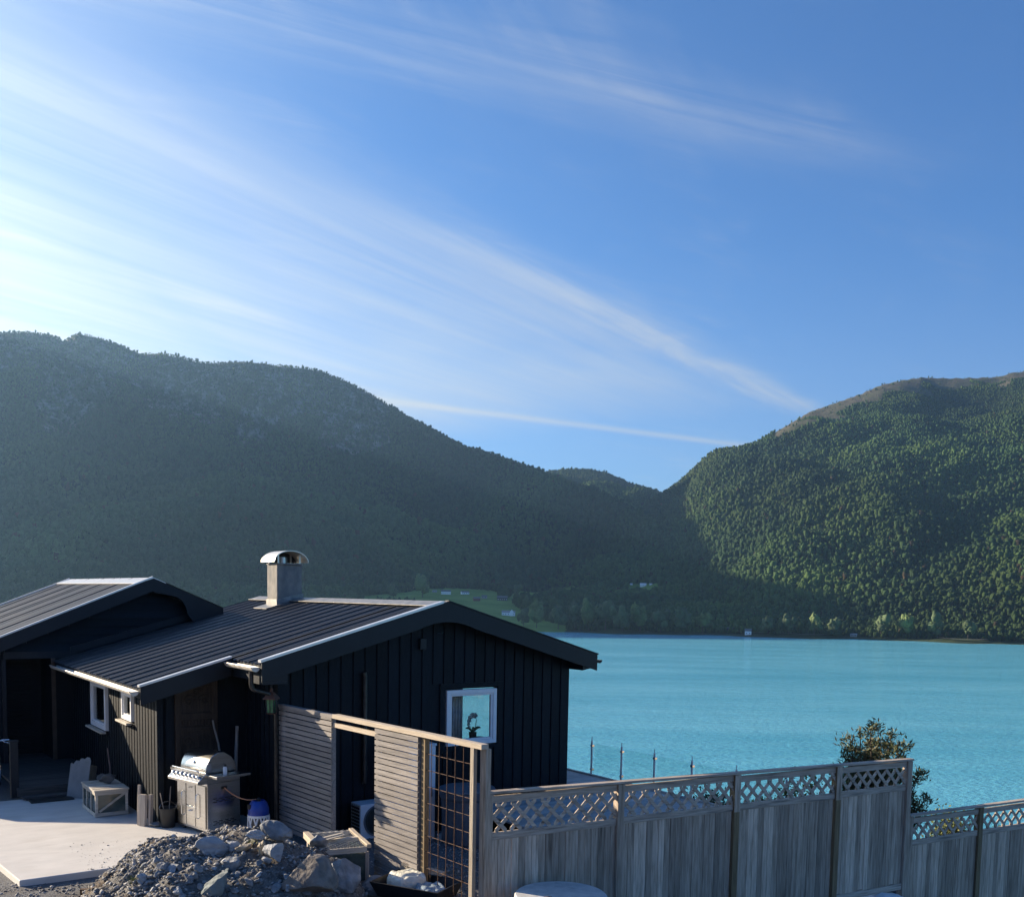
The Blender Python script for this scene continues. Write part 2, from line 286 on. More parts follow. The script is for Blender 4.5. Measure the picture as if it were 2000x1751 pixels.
def hills(az, r):
    az = np.asarray(az, float); r = np.asarray(r, float)
    rs = SHORE+18*np.sin(az*40)+10*np.sin(az*97+1)
    se = np.interp(az, *SHELF); sh = np.interp(az, np.array([AZ(x) for x in (300, 700, 1250, 1500, 2000)]), [40, 52, 50, 22, 14])
    shelf = ZW-6+(sh+6)*np.clip((r-rs+25)/(se-rs+25), 0, 1)**.75
    x = r*np.sin(az); y = r*np.cos(az)
    out = shelf
    for (sa, st), (da, dd), g in ((LS, LD, 0), (BS, (np.array([0, 1.]), np.array([3300, 3300.])), 1), (RS, RD, 2)):
        te = np.interp(az, sa, st, left=-1 if g else None, right=-1 if g < 2 else None)
        rr = np.interp(az, da, dd); zr = CAMZ+rr*te
        s0 = se if g != 1 else np.full_like(rr, 2000)
        t = (r-s0)/np.maximum(rr-s0, 50)
        tc = np.clip(t, 0, 1)
        gg = (.72*tc**1.08+.28*sm((tc-.62)/.38)) if g == 0 else (tc**1.05 if g == 1 else .9*tc**.95+.1*sm(tc))
        base = shelf
        h = base+(zr-base)*gg
        damp = np.clip((1-tc)*4, 0, 1)*np.clip(tc*5, 0, 1)*(.5 if g == 2 else 1)
        h = h+damp*(wob(x, y, 950, 18)*26+wob(x, y, 420, 0)*26+wob(x, y, 170, 10)*11+wob(x, y, 75, 20)*3)
        over = np.maximum(t-1, 0)*np.maximum(rr-s0, 50)
        h = h-over*(.14 if g != 1 else .3)
        h = np.where(zr > ZW, h, -1e3)
        out = np.maximum(out, h)
    return out
def hit(x, y, rmin=1150, rmax=3600):                        # where the sight line of a photo pixel meets the far terrain
    a, t = azel(x, y); rr = np.arange(rmin, rmax, 2.0); h = hills(np.full_like(rr, a), rr); zz = CAMZ+rr*t
    k = np.argmax(h >= zz); r = rr[k]; return r*math.sin(a), r*math.cos(a), float(h[k]), r
def to_px(x, y, z):
    d0, d1, d2 = x, y, z-CAMZ; zz = d0*FW[0]+d1*FW[1]+d2*FW[2]
    return PX+F*(d0*RT[0]+d1*RT[1]+d2*RT[2])/zz, PY-F*(d0*UP[0]+d1*UP[1]+d2*UP[2])/zz
FIELDS = [[(690, 1165), (800, 1155), (815, 1150), (890, 1148), (960, 1152), (985, 1160), (975, 1170), (985, 1172), (1010, 1152), (1100, 1146), (1170, 1146), (1180, 1152), (1060, 1172), (1000, 1178), (985, 1192), (960, 1212), (900, 1212), (820, 1190), (700, 1185)],
          [(840, 1180), (1000, 1176), (1020, 1192), (1045, 1206), (1110, 1222), (1100, 1242), (840, 1242)], [(1222, 1140), (1285, 1138), (1292, 1160), (1225, 1162)]]
def inpoly(px, py, poly):
    c = np.zeros(px.shape, bool); n = len(poly)
    for i in range(n):
        x1, y1 = poly[i]; x2, y2 = poly[(i+1) % n]
        c ^= ((y1 > py) != (y2 > py)) & (px < (x2-x1)*(py-y1)/(y2-y1+1e-9)+x1)
    return c
def fieldmask(x, y, z):
    px, py = to_px(x, y, z); m = np.zeros(px.shape, bool)
    for p in FIELDS: m |= inpoly(px, py, p)
    return m & (np.hypot(x, y) < 1950)
def baremask(x, y, z, az, r):                               # heather top of the right hill, crags and upland of the left one
    rt = np.interp(az, RS[0], RS[1]); rr = np.interp(az, *RD); zr = CAMZ+rr*rt
    top = (az > AZ(1500)) & (z > zr-62+wob(x, y, 120, 5)*22) & (az > AZ(1490))
    zl = CAMZ+np.interp(az, *LD)*np.interp(az, LS[0], LS[1])
    crag = (az < AZ(760)) & (z > zl*.66+wob(x, y, 210, 12)*70)
    return top, crag
def build_hills():
    azs = np.concatenate([np.arange(-78, -31, .6), np.arange(-31, 31, .13), np.arange(31, 62, .6)])*math.pi/180
    rs = np.concatenate([np.arange(1180, 1900, 14), np.arange(1900, 4100, 26), np.arange(4100, 6000, 160)])
    A, RR = np.meshgrid(azs, rs, indexing='ij'); Z = hills(A, RR); X = RR*np.sin(A); Y = RR*np.cos(A)
    n, m = A.shape; idx = np.arange(n*m).reshape(n, m)
    f = np.stack([idx[:-1, :-1], idx[1:, :-1], idx[1:, 1:], idx[:-1, 1:]], -1).reshape(-1, 4)
    mt = bpy.data.materials.new('hill_ground'); mt.use_nodes = True; N = mt.node_tree.nodes; L = mt.node_tree.links; b = N['Principled BSDF']; b.inputs['Roughness'].default_value = .95; b.inputs['Specular IOR Level'].default_value = .15
    at = N.new('ShaderNodeAttribute'); at.attribute_name = 'cover'; sp = N.new('ShaderNodeSeparateColor'); L.new(at.outputs['Color'], sp.inputs[0])
    tc = N.new('ShaderNodeTexCoord')
    def noise(s, a, b_):
        t = N.new('ShaderNodeTexNoise'); t.inputs['Scale'].default_value = s; t.inputs['Detail'].default_value = 8; L.new(tc.outputs['Object'], t.inputs['Vector'])
        r = N.new('ShaderNodeMapRange'); r.inputs[1].default_value = a; r.inputs[2].default_value = b_; L.new(t.outputs[0], r.inputs[0]); return r.outputs[0]
    def mix(fac, a, b_):
        k = N.new('ShaderNodeMix'); k.data_type = 'RGBA'
        for i, v in ((0, fac), (6, a), (7, b_)):
            if isinstance(v, tuple): k.inputs[i].default_value = (*v, 1)
            else: L.new(v, k.inputs[i])
        return k.outputs[2]
    under = mix(noise(.05, .35, .65), (.024, .04, .016), (.045, .065, .026))
    grass = mix(noise(.02, .35, .65), (.14, .24, .05), (.2, .31, .08))
    heath = mix(noise(.025, .35, .65), (.088, .08, .06), (.07, .078, .046))
    mp = N.new('ShaderNodeMapping'); mp.inputs['Scale'].default_value = (1, 1, .25); L.new(tc.outputs['Object'], mp.inputs[0])
    rk = N.new('ShaderNodeTexNoise'); rk.inputs['Scale'].default_value = .04; rk.inputs['Detail'].default_value = 9; rk.inputs['Roughness'].default_value = .7; L.new(mp.outputs[0], rk.inputs['Vector'])
    rr = N.new('ShaderNodeMapRange'); rr.inputs[1].default_value = .48; rr.inputs[2].default_value = .66; L.new(rk.outputs[0], rr.inputs[0])
    crag = mix(rr.outputs[0], (.035, .05, .025), (.25, .245, .24))
    c = mix(sp.outputs[0], under, grass); c = mix(sp.outputs[1], c, heath); c = mix(sp.outputs[2], c, crag)
    L.new(c, b.inputs['Base Color'])
    bp = N.new('ShaderNodeBump'); bp.inputs['Distance'].default_value = 14; bp.inputs['Strength'].default_value = .8; L.new(rk.outputs[0], bp.inputs['Height']); L.new(bp.outputs[0], b.inputs['Normal'])
    o = numesh('hills', np.stack([X, Y, Z], -1).reshape(-1, 3), f, mt)
    fm = fieldmask(X, Y, Z).astype(float); tp, cg = baremask(X, Y, Z, A, RR)
    a = o.data.color_attributes.new('cover', 'FLOAT_COLOR', 'POINT')
    a.data.foreach_set('color', np.stack([fm, tp.astype(float), cg.astype(float), np.ones_like(fm)], -1).reshape(-1).astype(np.float32))
    for p in o.data.polygons: p.use_smooth = True
    tag(o, kind='structure', label='forested hills rising from the far shore')
build_hills()

def crown_mesh(seed, sub, conif):
    r = np.random.default_rng(seed); v, f = ico(sub); v = v.copy()
    d = 1+sum(.2*np.sin(v@r.normal(size=3)*r.uniform(2.5, 5)+r.uniform(0, 6)) for _ in range(4))+r.normal(size=len(v))*.1
    v = v*d[:, None]
    if not conif: v[:, 2] *= r.uniform(1.0, 1.35)
    if conif:
        t = (v[:, 2]+1)/2; k = np.clip(1.12-t, .06, 1); v[:, 0] *= k*.62; v[:, 1] *= k*.62; v[:, 2] *= 1.25
    else: v[:, 2] *= 1.05+.25*r.random()
    v[:, 2] -= v[:, 2].min(); return v, f
def forest_material():
    m = bpy.data.materials.new('forest_leaf'); m.use_nodes = True; N = m.node_tree.nodes; L = m.node_tree.links; b = N['Principled BSDF']; b.inputs['Roughness'].default_value = .8; b.inputs['Specular IOR Level'].default_value = .2
    at = N.new('ShaderNodeAttribute'); at.attribute_name = 'leaf'
    tc = N.new('ShaderNodeTexCoord'); t = N.new('ShaderNodeTexNoise'); t.inputs['Scale'].default_value = .9; t.inputs['Detail'].default_value = 3; L.new(tc.outputs['Object'], t.inputs['Vector'])
    r = N.new('ShaderNodeMapRange'); r.inputs[1].default_value = .3; r.inputs[2].default_value = .7; r.inputs[3].default_value = .72; r.inputs[4].default_value = 1.25; L.new(t.outputs[0], r.inputs[0])
    hs = N.new('ShaderNodeHueSaturation'); L.new(r.outputs[0], hs.inputs['Value']); L.new(at.outputs['Color'], hs.inputs['Color']); L.new(hs.outputs[0], b.inputs['Base Color'])
    tl = N.new('ShaderNodeBsdfTranslucent'); L.new(hs.outputs[0], tl.inputs[0]); ms = N.new('ShaderNodeMixShader'); ms.inputs[0].default_value = .5; L.new(b.outputs[0], ms.inputs[1]); L.new(tl.outputs[0], ms.inputs[2]); L.new(ms.outputs[0], N['Material Output'].inputs['Surface'])
    bp = N.new('ShaderNodeBump'); bp.inputs['Distance'].default_value = .8; bp.inputs['Strength'].default_value = .8; L.new(t.outputs[0], bp.inputs['Height']); L.new(bp.outputs[0], b.inputs['Normal'])
    return m
FORESTM = forest_material()
def leafcolour(n, r, x, y, con):
    patch = .5+.5*np.clip(wob(x, y, 260, 3), -1, 1)
    base = np.where(con[:, None], np.array([.022, .038, .018]), np.array([.036, .078, .03])+patch[:, None]*np.array([.026, .03, .002]))
    base = base*(.78+.44*r.random(n))[:, None]
    base *= (1.3+.38*np.clip(wob(x, y, 620, 15), -1, 1))[:, None]
    odd = r.random(n) < .012; base[odd] = np.array([.085, .066, .035])*(.6+.6*r.random(odd.sum()))[:, None]
    return base
def build_forest():
    r = np.random.default_rng(11)
    n = 900000
    a = r.uniform(R(-30.5), R(30.5), n); rad = np.sqrt(r.uniform(1262.**2, 3750.**2, n))
    z = hills(a, rad); x = rad*np.sin(a); y = rad*np.cos(a)
    ok = z > ZW+2.5
    ok &= ~fieldmask(x, y, z)
    tp, cg = baremask(x, y, z, a, rad)
    ok &= ~(tp & (r.random(n) > .02)) & ~(cg & (r.random(n) > .22))
    # beyond the crest nothing shows
    zb = hills(a, rad-40); ok &= (z-zb) > 1.0
    shown = np.ones(n, bool)                                 # drop what stands deep behind a nearer spur
    el = (z+14-CAMZ)/rad
    for q in (.5, .6, .7, .8, .88, .94):
        shown &= (hills(a, np.maximum(rad*q, 1250))-CAMZ)/np.maximum(rad*q, 1250) < el+.004
    ok &= shown
    a, rad, x, y, z = a[ok], rad[ok], x[ok], y[ok], z[ok]; n = len(a)
    con = r.random(n) < np.where(a < AZ(1250), .16, .13)+.4*np.clip(wob(x, y, 240, 8)-.3, 0, 1)
    size = np.where(con, r.uniform(2.6, 5.6, n), np.clip(np.exp(r.normal(1.22, .36, n)), 1.5, 7.5))
    up = np.clip((z-150)/400, 0, 1); size *= .62*(1-.35*up)*np.where(a > AZ(1280), .82, 1)
    size *= np.where(rad < 1400, .8, 1.0)
    col = leafcolour(n, r, x, y, con)
    near = rad < 2300
    VV, FF, CC = [], [], []; off = 0
    for cf in (False, True):
        for nr in (False, True):
            for k in range(4):
                sel = np.where((con == cf) & (near == nr) & (np.arange(n) % 4 == k))[0]
                if not len(sel): continue
                v, f = crown_mesh(50+k+10*cf, 2 if nr else 1, cf)
                # the far ones keep the 80-face crown, the near ones 320
                th = r.uniform(0, 6.28, len(sel)); c, s_ = np.cos(th), np.sin(th); sz = size[sel]; hz = sz*r.uniform(.85, 1.35, len(sel))
                P = np.empty((len(sel), len(v), 3), np.float32)
                P[:, :, 0] = x[sel, None]+(v[None, :, 0]*c[:, None]-v[None, :, 1]*s_[:, None])*sz[:, None]
                P[:, :, 1] = y[sel, None]+(v[None, :, 0]*s_[:, None]+v[None, :, 1]*c[:, None])*sz[:, None]
                P[:, :, 2] = z[sel, None]+v[None, :, 2]*hz[:, None]-.5
                VV.append(P.reshape(-1, 3)); FF.append((f[None]+(np.arange(len(sel))*len(v))[:, None, None]+off).reshape(-1, 3)); off += P.shape[0]*P.shape[1]
                CC.append(np.repeat(np.c_[col[sel], np.ones(len(sel))], len(v), 0).astype(np.float32))
    o = numesh('forest', np.concatenate(VV), np.concatenate(FF), FORESTM)
    ca = o.data.color_attributes.new('leaf', 'FLOAT_COLOR', 'POINT'); ca.data.foreach_set('color', np.concatenate(CC).ravel())
    tag(o, 'dense mixed forest covering the far hillsides', 'forest', kind='stuff')
    print('forest trees', n, 'tris', sum(len(q) for q in FF))
build_forest()

# ------------------------------------------------------------------ water
def build_water():
    m = bpy.data.materials.new('fjord_water'); m.use_nodes = True; N = m.node_tree.nodes; L = m.node_tree.links; b = N['Principled BSDF']
    b.inputs['Roughness'].default_value = .12; b.inputs['IOR'].default_value = 1.33
    tc = N.new('ShaderNodeTexCoord')
    def tex(s, st, det):
        mp = N.new('ShaderNodeMapping'); mp.inputs['Scale'].default_value = st; mp.inputs['Rotation'].default_value = (0, 0, R(14)); L.new(tc.outputs['Object'], mp.inputs[0])
        t = N.new('ShaderNodeTexNoise'); t.inputs['Scale'].default_value = s; t.inputs['Detail'].default_value = det; t.inputs['Roughness'].default_value = .6; L.new(mp.outputs[0], t.inputs['Vector']); return t.outputs[0]
    big = tex(.009, (.6, 2.6, 1), 5)
    r = N.new('ShaderNodeMapRange'); r.inputs[1].default_value = .35; r.inputs[2].default_value = .65; L.new(big, r.inputs[0])
    mx = N.new('ShaderNodeMix'); mx.data_type = 'RGBA'; L.new(r.outputs[0], mx.inputs[0]); mx.inputs[6].default_value = (.11, .46, .62, 1); mx.inputs[7].default_value = (.18, .57, .73, 1); L.new(mx.outputs[2], b.inputs['Base Color'])
    b1 = N.new('ShaderNodeBump'); b1.inputs['Distance'].default_value = .5; b1.inputs['Strength'].default_value = .95; L.new(tex(.5, (1, 1.8, 1), 6), b1.inputs['Height'])
    b2 = N.new('ShaderNodeBump'); b2.inputs['Distance'].default_value = .8; b2.inputs['Strength'].default_value = .5; L.new(tex(.12, (1, 1.8, 1), 3), b2.inputs['Height']); L.new(b1.outputs[0], b2.inputs['Normal'])
    L.new(b2.outputs[0], b.inputs['Normal'])
    az = np.linspace(R(-80), R(80), 81); rs = np.array([30, 120, 300, 600, 900, 1270.])
    A, Q = np.meshgrid(az, rs, indexing='ij'); idx = np.arange(A.size).reshape(A.shape)
    f = np.stack([idx[:-1, :-1], idx[1:, :-1], idx[1:, 1:], idx[:-1, 1:]], -1).reshape(-1, 4)
    o = numesh('water', np.stack([Q*np.sin(A), Q*np.cos(A), np.full_like(A, ZW)], -1).reshape(-1, 3), f, m)
    tag(o, kind='structure', label='turquoise fjord water')
build_water()

# ------------------------------------------------------------------ near ground
def gz(x, y):
    x = np.asarray(x, float); y = np.asarray(y, float); u = (x-O2[0])*U2[0]+(y-O2[1])*U2[1]; v = (x-O2[0])*V2[0]+(y-O2[1])*V2[1]
    z = -.09-np.clip(u-.2, 0, 8.5)*.115
    z = z-np.maximum(u-9.2, 0)*.42-np.maximum(v-16.5, 0)*.4*np.clip((u+14)/8, 0, 1)
    z = z+np.maximum(9.6-y, 0)*.2*np.exp(-np.maximum(u-9, 0)*.08)
    z = z+np.maximum(-u-8, 0)*.05
    near = np.clip((40-np.hypot(x, y))/20, 0, 1)
    z = z+near*(.02*np.sin(x*2.1+y*.7)+.015*np.sin(y*3.3-x))*np.clip((np.abs(u+2)+np.abs(v-3)-5.2)/1.5, 0, 1)
    return np.maximum(z, ZW-8)
def build_ground():
    xs = np.concatenate([np.arange(-160, -16, 4), np.arange(-16, 18, .25), np.arange(18, 170, 4)]); ys = np.concatenate([np.arange(-60, 0, 4), np.arange(0, 30, .25), np.arange(30, 170, 4)])
    X, Y = np.meshgrid(xs, ys, indexing='ij'); Z = gz(X, Y); idx = np.arange(X.size).reshape(X.shape)
    f = np.stack([idx[:-1, :-1], idx[1:, :-1], idx[1:, 1:], idx[:-1, 1:]], -1).reshape(-1, 4)
    o = numesh('ground', np.stack([X, Y, Z], -1).reshape(-1, 3), f, GRAVEL)
    for p in o.data.polygons: p.use_smooth = True
    tag(o, kind='structure', label='grey gravel ground around the cabin')
build_ground()
slab = MB(); slab.prism([(-3.83, -.93), (-.1, -.93), (-.1, 0), (-.1, 1.25), (-1.5, 1.25), (-1.5, 4.4), (-7.5, 4.4), (-3.95, .35)], 2, -.3, 0)
s = slab.build('concrete_patio', CONCRETE, bevel=.012); s.location = W(0, 0); s.rotation_euler = (0, 0, RZ); tag(s, kind='structure', label='pale concrete patio slab')

# ------------------------------------------------------------------ main cabin
APU, APZ, SL = 2.83, 3.51, .288
def roofz(u): return APZ-SL*abs(u-APU)
cabin = thing('cabin', 'black board-and-batten cabin with a chimney and a low gable facing the camera', 'cabin', W(0, 0))
def gable_boards(mb, u0, u1, v, zbot, zt, gap=.035, bw=.18, hole=None, th=.022):
    u = u0
    while u < u1-.02:
        a, b = u, min(u+bw, u1)
        segs = [(zbot, None)]
        if hole and b > hole[0] and a < hole[1]: segs = [(zbot, hole[2]), (hole[3], None)]
        for z0, z1 in segs:
            if z1 is None: mb.prism([(a, z0), (b, z0), (b, zt(b)), (a, zt(a))], 1, v-th, v)
            else: mb.box(a, b, v-th, v, z0, z1)
        u += bw+gap
WIN = (3.04, 4.15, 1.06, 2.08)
g = MB(); zt = lambda u: roofz(u)-.1
for a, b, z0, z1 in ((0, WIN[0], -.8, None), (WIN[1], 5.8, -.8, None), (WIN[0], WIN[1], -.8, WIN[2]), (WIN[0], WIN[1], WIN[3], None)):
    if z1 is None:
        pts = [(a, z0 if z0 > 0 or b != WIN[1] or True else z0), (b, z0), (b, zt(b))]
        if a < APU < b: pts.append((APU, zt(APU)))
        pts.append((a, zt(a))); g.prism(pts, 1, 0, .12)
    else: g.box(a, b, 0, .12, z0, z1)
gable_boards(g, 0, 5.8, 0, -.5, zt, hole=(WIN[0]-.1, WIN[1]+.1, WIN[2]-.06, WIN[3]+.1))
# horizontal trim over and under the window
g.box(WIN[0]-.1, WIN[1]+.12, -.035, 0, WIN[3]+.02, WIN[3]+.1); g.box(WIN[0]-.1, WIN[0], -.03, 0, WIN[2]-.06, WIN[3]+.02); g.box(WIN[1], WIN[1]+.1, -.03, 0, WIN[2]-.06, WIN[3]+.02); g.box(WIN[0], WIN[1], -.03, 0, WIN[2]-.06, WIN[2])
g.build('gable_wall', BLACKWOOD, cabin)
def side_wall(mb, u, v0, v1, z0, z1, out=-1, holes=(), bw=.14, gap=.05, th=.022, thick=.12):
    vs = sorted({v0, v1, *[h for q in holes for h in q[:2]]})
    for a, b in zip(vs, vs[1:]):
        hs = [q for q in holes if q[0] <= a+1e-6 and q[1] >= b-1e-6]
        x0, x1 = (u, u+thick) if out < 0 else (u-thick, u)
        if hs: mb.box(x0, x1, a, b, z0, hs[0][2]); mb.box(x0, x1, a, b, hs[0][3], z1)
        else: mb.box(x0, x1, a, b, z0, z1)
    v = v0
    while v < v1-.02:
        a, b = v, min(v+bw, v1); segs = [(z0, z1)]
        for q in holes:
            if b > q[0]-.05 and a < q[1]+.05: segs = [(z0, q[2]-.05), (q[3]+.05, z1)]
        for s0, s1 in segs: mb.box(*((u-th, u) if out < 0 else (u, u+th)), a, b, s0, s1)
        v += bw+gap
m = MB(); side_wall(m, 0, .13, 1.3, -.3, roofz(0)-.12); m.build('entrance_side_wall', BLACKWOOD, cabin)
m = MB(); side_wall(m, 5.8, .13, 8, -1.2, roofz(5.8)-.12, out=1, holes=((1.2, 7.2, .12, 2.2),)); m.build('fjord_side_wall', BLACKWOOD, cabin)
m = MB(); m.box(.13, 5.65, 8.0, 8.12, -1, 2.6); m.prism([(.13, 2.6), (5.65, 2.6), (5.65, zt(5.65)), (APU, zt(APU)), (.13, zt(.13))], 1, 8.0, 8.12); m.build('back_wall', BLACKWOOD, cabin)
m = MB(); m.box(.13, 5.67, .13, 7.98, -.12, .05); m.build('floor', INTERIOR, cabin)
m = MB(); m.box(.13, 5.67, .13, 7.98, 2.3, 2.36); m.build('ceiling', INTERIOR, cabin)
m = MB(); m.box(0, .1, 1.45, 7.98, 0, 2.3); m.box(2.2, 2.3, 2.2, 7.9, .06, 2.29); m.build('inner_wall', INTERIOR, cabin)
# annex walls, leaning onto the left side under the same roof
AW = -1.45; WH = ((2.69, 3.38, 1.45, 2.0), (4.47, 5.68, 1.08, 2.0))
m = MB(); side_wall(m, AW, 1.3, 8.0, -.12, roofz(AW)-.1, holes=WH, bw=.12, gap=.05); m.box(AW-.035, AW+.06, 1.26, 1.36, -.1, roofz(AW)-.1)
m.build('annex_side_wall', BLACKWOOD, cabin)
m = MB(); m.prism([(AW, -.1), (0, -.1), (0, roofz(0)-.1), (AW, roofz(AW)-.1)], 1, 1.3, 1.4)
m.build('annex_front_wall', BLACKWOOD, cabin)
# roof sheets: pressed steel with waves running down the slope
def roof_sheet(mb, u_hi, u_lo, v0, v1, zf, wave=.15, amp=.011, dv=.0125, step=.16, lap=.9, base=.05):
    n = int((v1-v0)/dv); nu = max(2, int(abs(u_hi-u_lo)/step)); V = []; Fc = []
    us = []
    for i in range(nu+1):
        t = i/nu; us.append((u_hi+(u_lo-u_hi)*t, .0)); 
        if 0 < i < nu: us.append((u_hi+(u_lo-u_hi)*(t+.0006), .0))
    for u, dz in us:
        for j in range(n+1):
            v = v0+(v1-v0)*j/n; lp = .016 if (v-v0) % (lap*.5) < .045 else 0
            V.append((u, v, zf(u)+base+amp*math.cos(2*math.pi*(v-v0)/wave)+dz+lp+.0))
    k = len(V)
    for i in range(len(us)-1):
        for j in range(n): Fc.append((i*(n+1)+j, i*(n+1)+j+1, (i+1)*(n+1)+j+1, (i+1)*(n+1)+j))
    mb.add(V, Fc)
EV = -.4
rf = MB()
roof_sheet(rf, APU, -.42, EV, .85, roofz); roof_sheet(rf, APU, -1.85, .85, 8.05, roofz)
rs_ = rf.build('roof', ROOFSTEEL, cabin)
rf = MB(); roof_sheet(rf, APU, 6.12, EV, 8.05, roofz, dv=.025); rf.build('roof', ROOFSTEEL, cabin)
m = MB()   # roof deck below the sheets
m.prism([(APU, roofz(APU)+.03), (-.38, roofz(-.38)+.03), (-.38, roofz(-.38)-.09), (APU, roofz(APU)-.09)], 1, EV+.03, .9)
m.prism([(APU, roofz(APU)+.03), (-1.8, roofz(-1.8)+.03), (-1.8, roofz(-1.8)-.09), (APU, roofz(APU)-.09)], 1, .9, 8.03)
m.prism([(APU, roofz(APU)+.03), (6.06, roofz(6.06)+.03), (6.06, roofz(6.06)-.09), (APU, roofz(APU)-.09)], 1, EV+.03, 8.03); m.build('roof_deck', BLACKTRIM, cabin)
m = MB(); q = roofz(APU)+.075; m.prism([(APU, q+.02), (APU-.26, q-.055), (APU-.26, q-.065), (APU, q+.008), (APU+.26, q-.065), (APU+.26, q-.055)], 1, EV-.02, 8.06); m.build('ridge_cap', RIDGESTEEL, cabin)
# gable barge boards with a rounded inner edge under the apex
def barge(mb, u_eave, sgn, v0, v1, drop=.3):
    top = [(APU, roofz(APU)+.085), (u_eave, roofz(u_eave)+.085)]
    bot = [(u_eave, roofz(u_eave)+.085-drop)]
    n = 8
    for i in range(n+1):
        u = APU+sgn*.55*(1-i/n); k = i/n; bot.append((u, roofz(APU+sgn*.55)+.085-drop+(.55*SL)*(1-(1-k)**2)*.75))
    mb.prism(top+bot, 1, v0, v1)
m = MB(); barge(m, -.42, -1, EV-.035, EV-.005); m.build('barge_board', BLACKTRIM, cabin)
m = MB(); barge(m, 6.12, 1, EV-.035, EV-.005); m.build('barge_board', BLACKTRIM, cabin)
m = MB(); m.prism([(APU-.1, roofz(APU-.1)+.088), (-.44, roofz(-.44)+.088), (-.44, roofz(-.44)+.125), (APU-.1, roofz(APU-.1)+.125)], 1, EV-.05, EV+.07); m.build('verge_flashing', TRIMSTEEL, cabin)
m = MB(); m.prism([(APU, roofz(APU)+.088), (6.14, roofz(6.14)+.088), (6.14, roofz(6.14)+.11), (APU, roofz(APU)+.11)], 1, EV-.05, EV+.07); m.build('verge_flashing', BLACKTRIM, cabin)
# annex verge: short barge board and pale flashing from the main eave down to the annex eave
m = MB(); m.prism([(-.44, roofz(-.44)+.08), (-1.85, roofz(-1.85)+.08), (-1.85, roofz(-1.85)-.2), (-.44, roofz(-.44)-.2)], 1, .8, .83); m.build('barge_board', BLACKTRIM, cabin)
m = MB(); m.prism([(-.44, roofz(-.44)+.083), (-1.87, roofz(-1.87)+.083), (-1.87, roofz(-1.87)+.115), (-.44, roofz(-.44)+.115)], 1, .78, .89); m.build('verge_flashing', TRIMSTEEL, cabin)
# boxed eave ends
m = MB(); z = roofz(-.4); m.box(-.4, 0, EV+.0, -.03, z-.26, z-.22); m.box(-.4, -.37, EV+.0, 1.25, z-.22, z-.02); m.box(-.37, -.025, -.03, 1.25, z-.22, z-.19); m.box(-.365, 0, EV, EV+.03, z-.219, z-.02); m.build('eave_box', BLACKTRIM, cabin)
m = MB(); z = roofz(6.0); m.prism([(5.8, z-.02), (6.02, z-.05), (6.02, z-.2), (5.8, z-.24)], 1, EV+.0, 8); m.build('eave_box', BLACKTRIM, cabin)
m = MB(); m.prism([(AW, roofz(AW)-.1), (0, roofz(0)-.1), (0, roofz(0)-.135), (AW-.35, roofz(AW-.35)-.135), (AW-.35, roofz(AW-.35)-.1)], 1, .84, 1.29); m.build('annex_soffit', BLACKTRIM, cabin)
def half_pipe(mb, u, z, v0, v1, r=.065, th=.006, n=10):
    po = [(u+r*math.cos(a), z+r*math.sin(a)) for a in [math.pi+math.pi*i/n for i in range(n+1)]]; pi = [(u+(r-th)*math.cos(a), z+(r-th)*math.sin(a)) for a in [math.pi+math.pi*i/n for i in range(n+1)]]
    mb.prism(po+pi[::-1], 1, v0, v1)
    mb.prism(po, 1, v0-.004, v0); mb.tube([(u-r, v0, z), (u-r, v1, z)], .009, 6)
m = MB(); half_pipe(m, -.49, roofz(-.42)+.01, EV+.04, .8, .07); m.build('gutter', GUTTER, cabin, smooth=True)
m = MB(); half_pipe(m, -1.92, roofz(-1.85)+.01, .87, 6.9, .07); m.build('gutter', GUTTER, cabin, smooth=True)
m = MB(); half_pipe(m, 6.19, roofz(6.12)-.02, EV-.02, 8, .06); m.build('gutter', BLACKTRIM, cabin, smooth=True)
m = MB(); zz = roofz(-.42)-.06; pts = [(-.49, -.18, zz), (-.49, -.18, zz-.2)]+[(-.49+.1*(1-math.cos(a)), -.18, zz-.2-.1*math.sin(a)) for a in (.4, .8, 1.2, 1.5)]+[(-.2, -.12, zz-.36), (-.09, -.1, zz-.43), (-.06, -.08, zz-.55), (-.06, -.08, .1)]
m.tube(pts, .035, 10); m.build('downpipe', mat('dark_zinc_pipe', (.03, .032, .035), (.06, .06, .06), rough=.4, metal=.6), cabin, smooth=True)
# chimney
ch = MB(); ch.box(2.3, 2.87, 5.65, 6.22, 3.2, 4.3); chim = ch.build('chimney', CHIM, cabin, bevel=.015)
m = MB()
arc = [(2.585+.39*math.cos(a), 4.35+.25*math.sin(a)) for a in [math.pi*i/18 for i in range(19)]]; arc2 = [(2.585+.375*math.cos(a), 4.35+.235*math.sin(a)) for a in [math.pi*i/18 for i in range(19)]]
m.prism(arc+arc2[::-1], 1, 5.54, 6.3); m.build('chimney_cap', ZINC, chim, smooth=True)
m = MB(); m.prism(arc2, 1, 6.2, 6.21); m.build('cap_light_stop', DARKPLASTIC, chim)  # dark plate added so no sun shines through under the cap
m = MB()
for u in (2.34, 2.83):
    for v in (5.69, 6.18): m = MB(); m.beam((u, v, 4.3), (u, v, 4.35+.232*math.sqrt(max(.1, 1-((u-2.585)/.38)**2))), .03, .03); m.build('cap_bracket', ZINC, chim)
m = MB(); m.lathe([(.1, 0), (.1, .16), (.085, .16), (.085, .02)], 20, (2.52, 5.9, 4.3)); m.build('flue', mat('flue_steel', (.35, .4, .42), (.45, .48, .5), rough=.3, metal=.8), chim, smooth=True)
m = MB(); m.box(2.3, 2.87, 5.6, 6.27, 4.3, 4.325); m.build('chimney_crown', CHIM, chim)
m = MB()
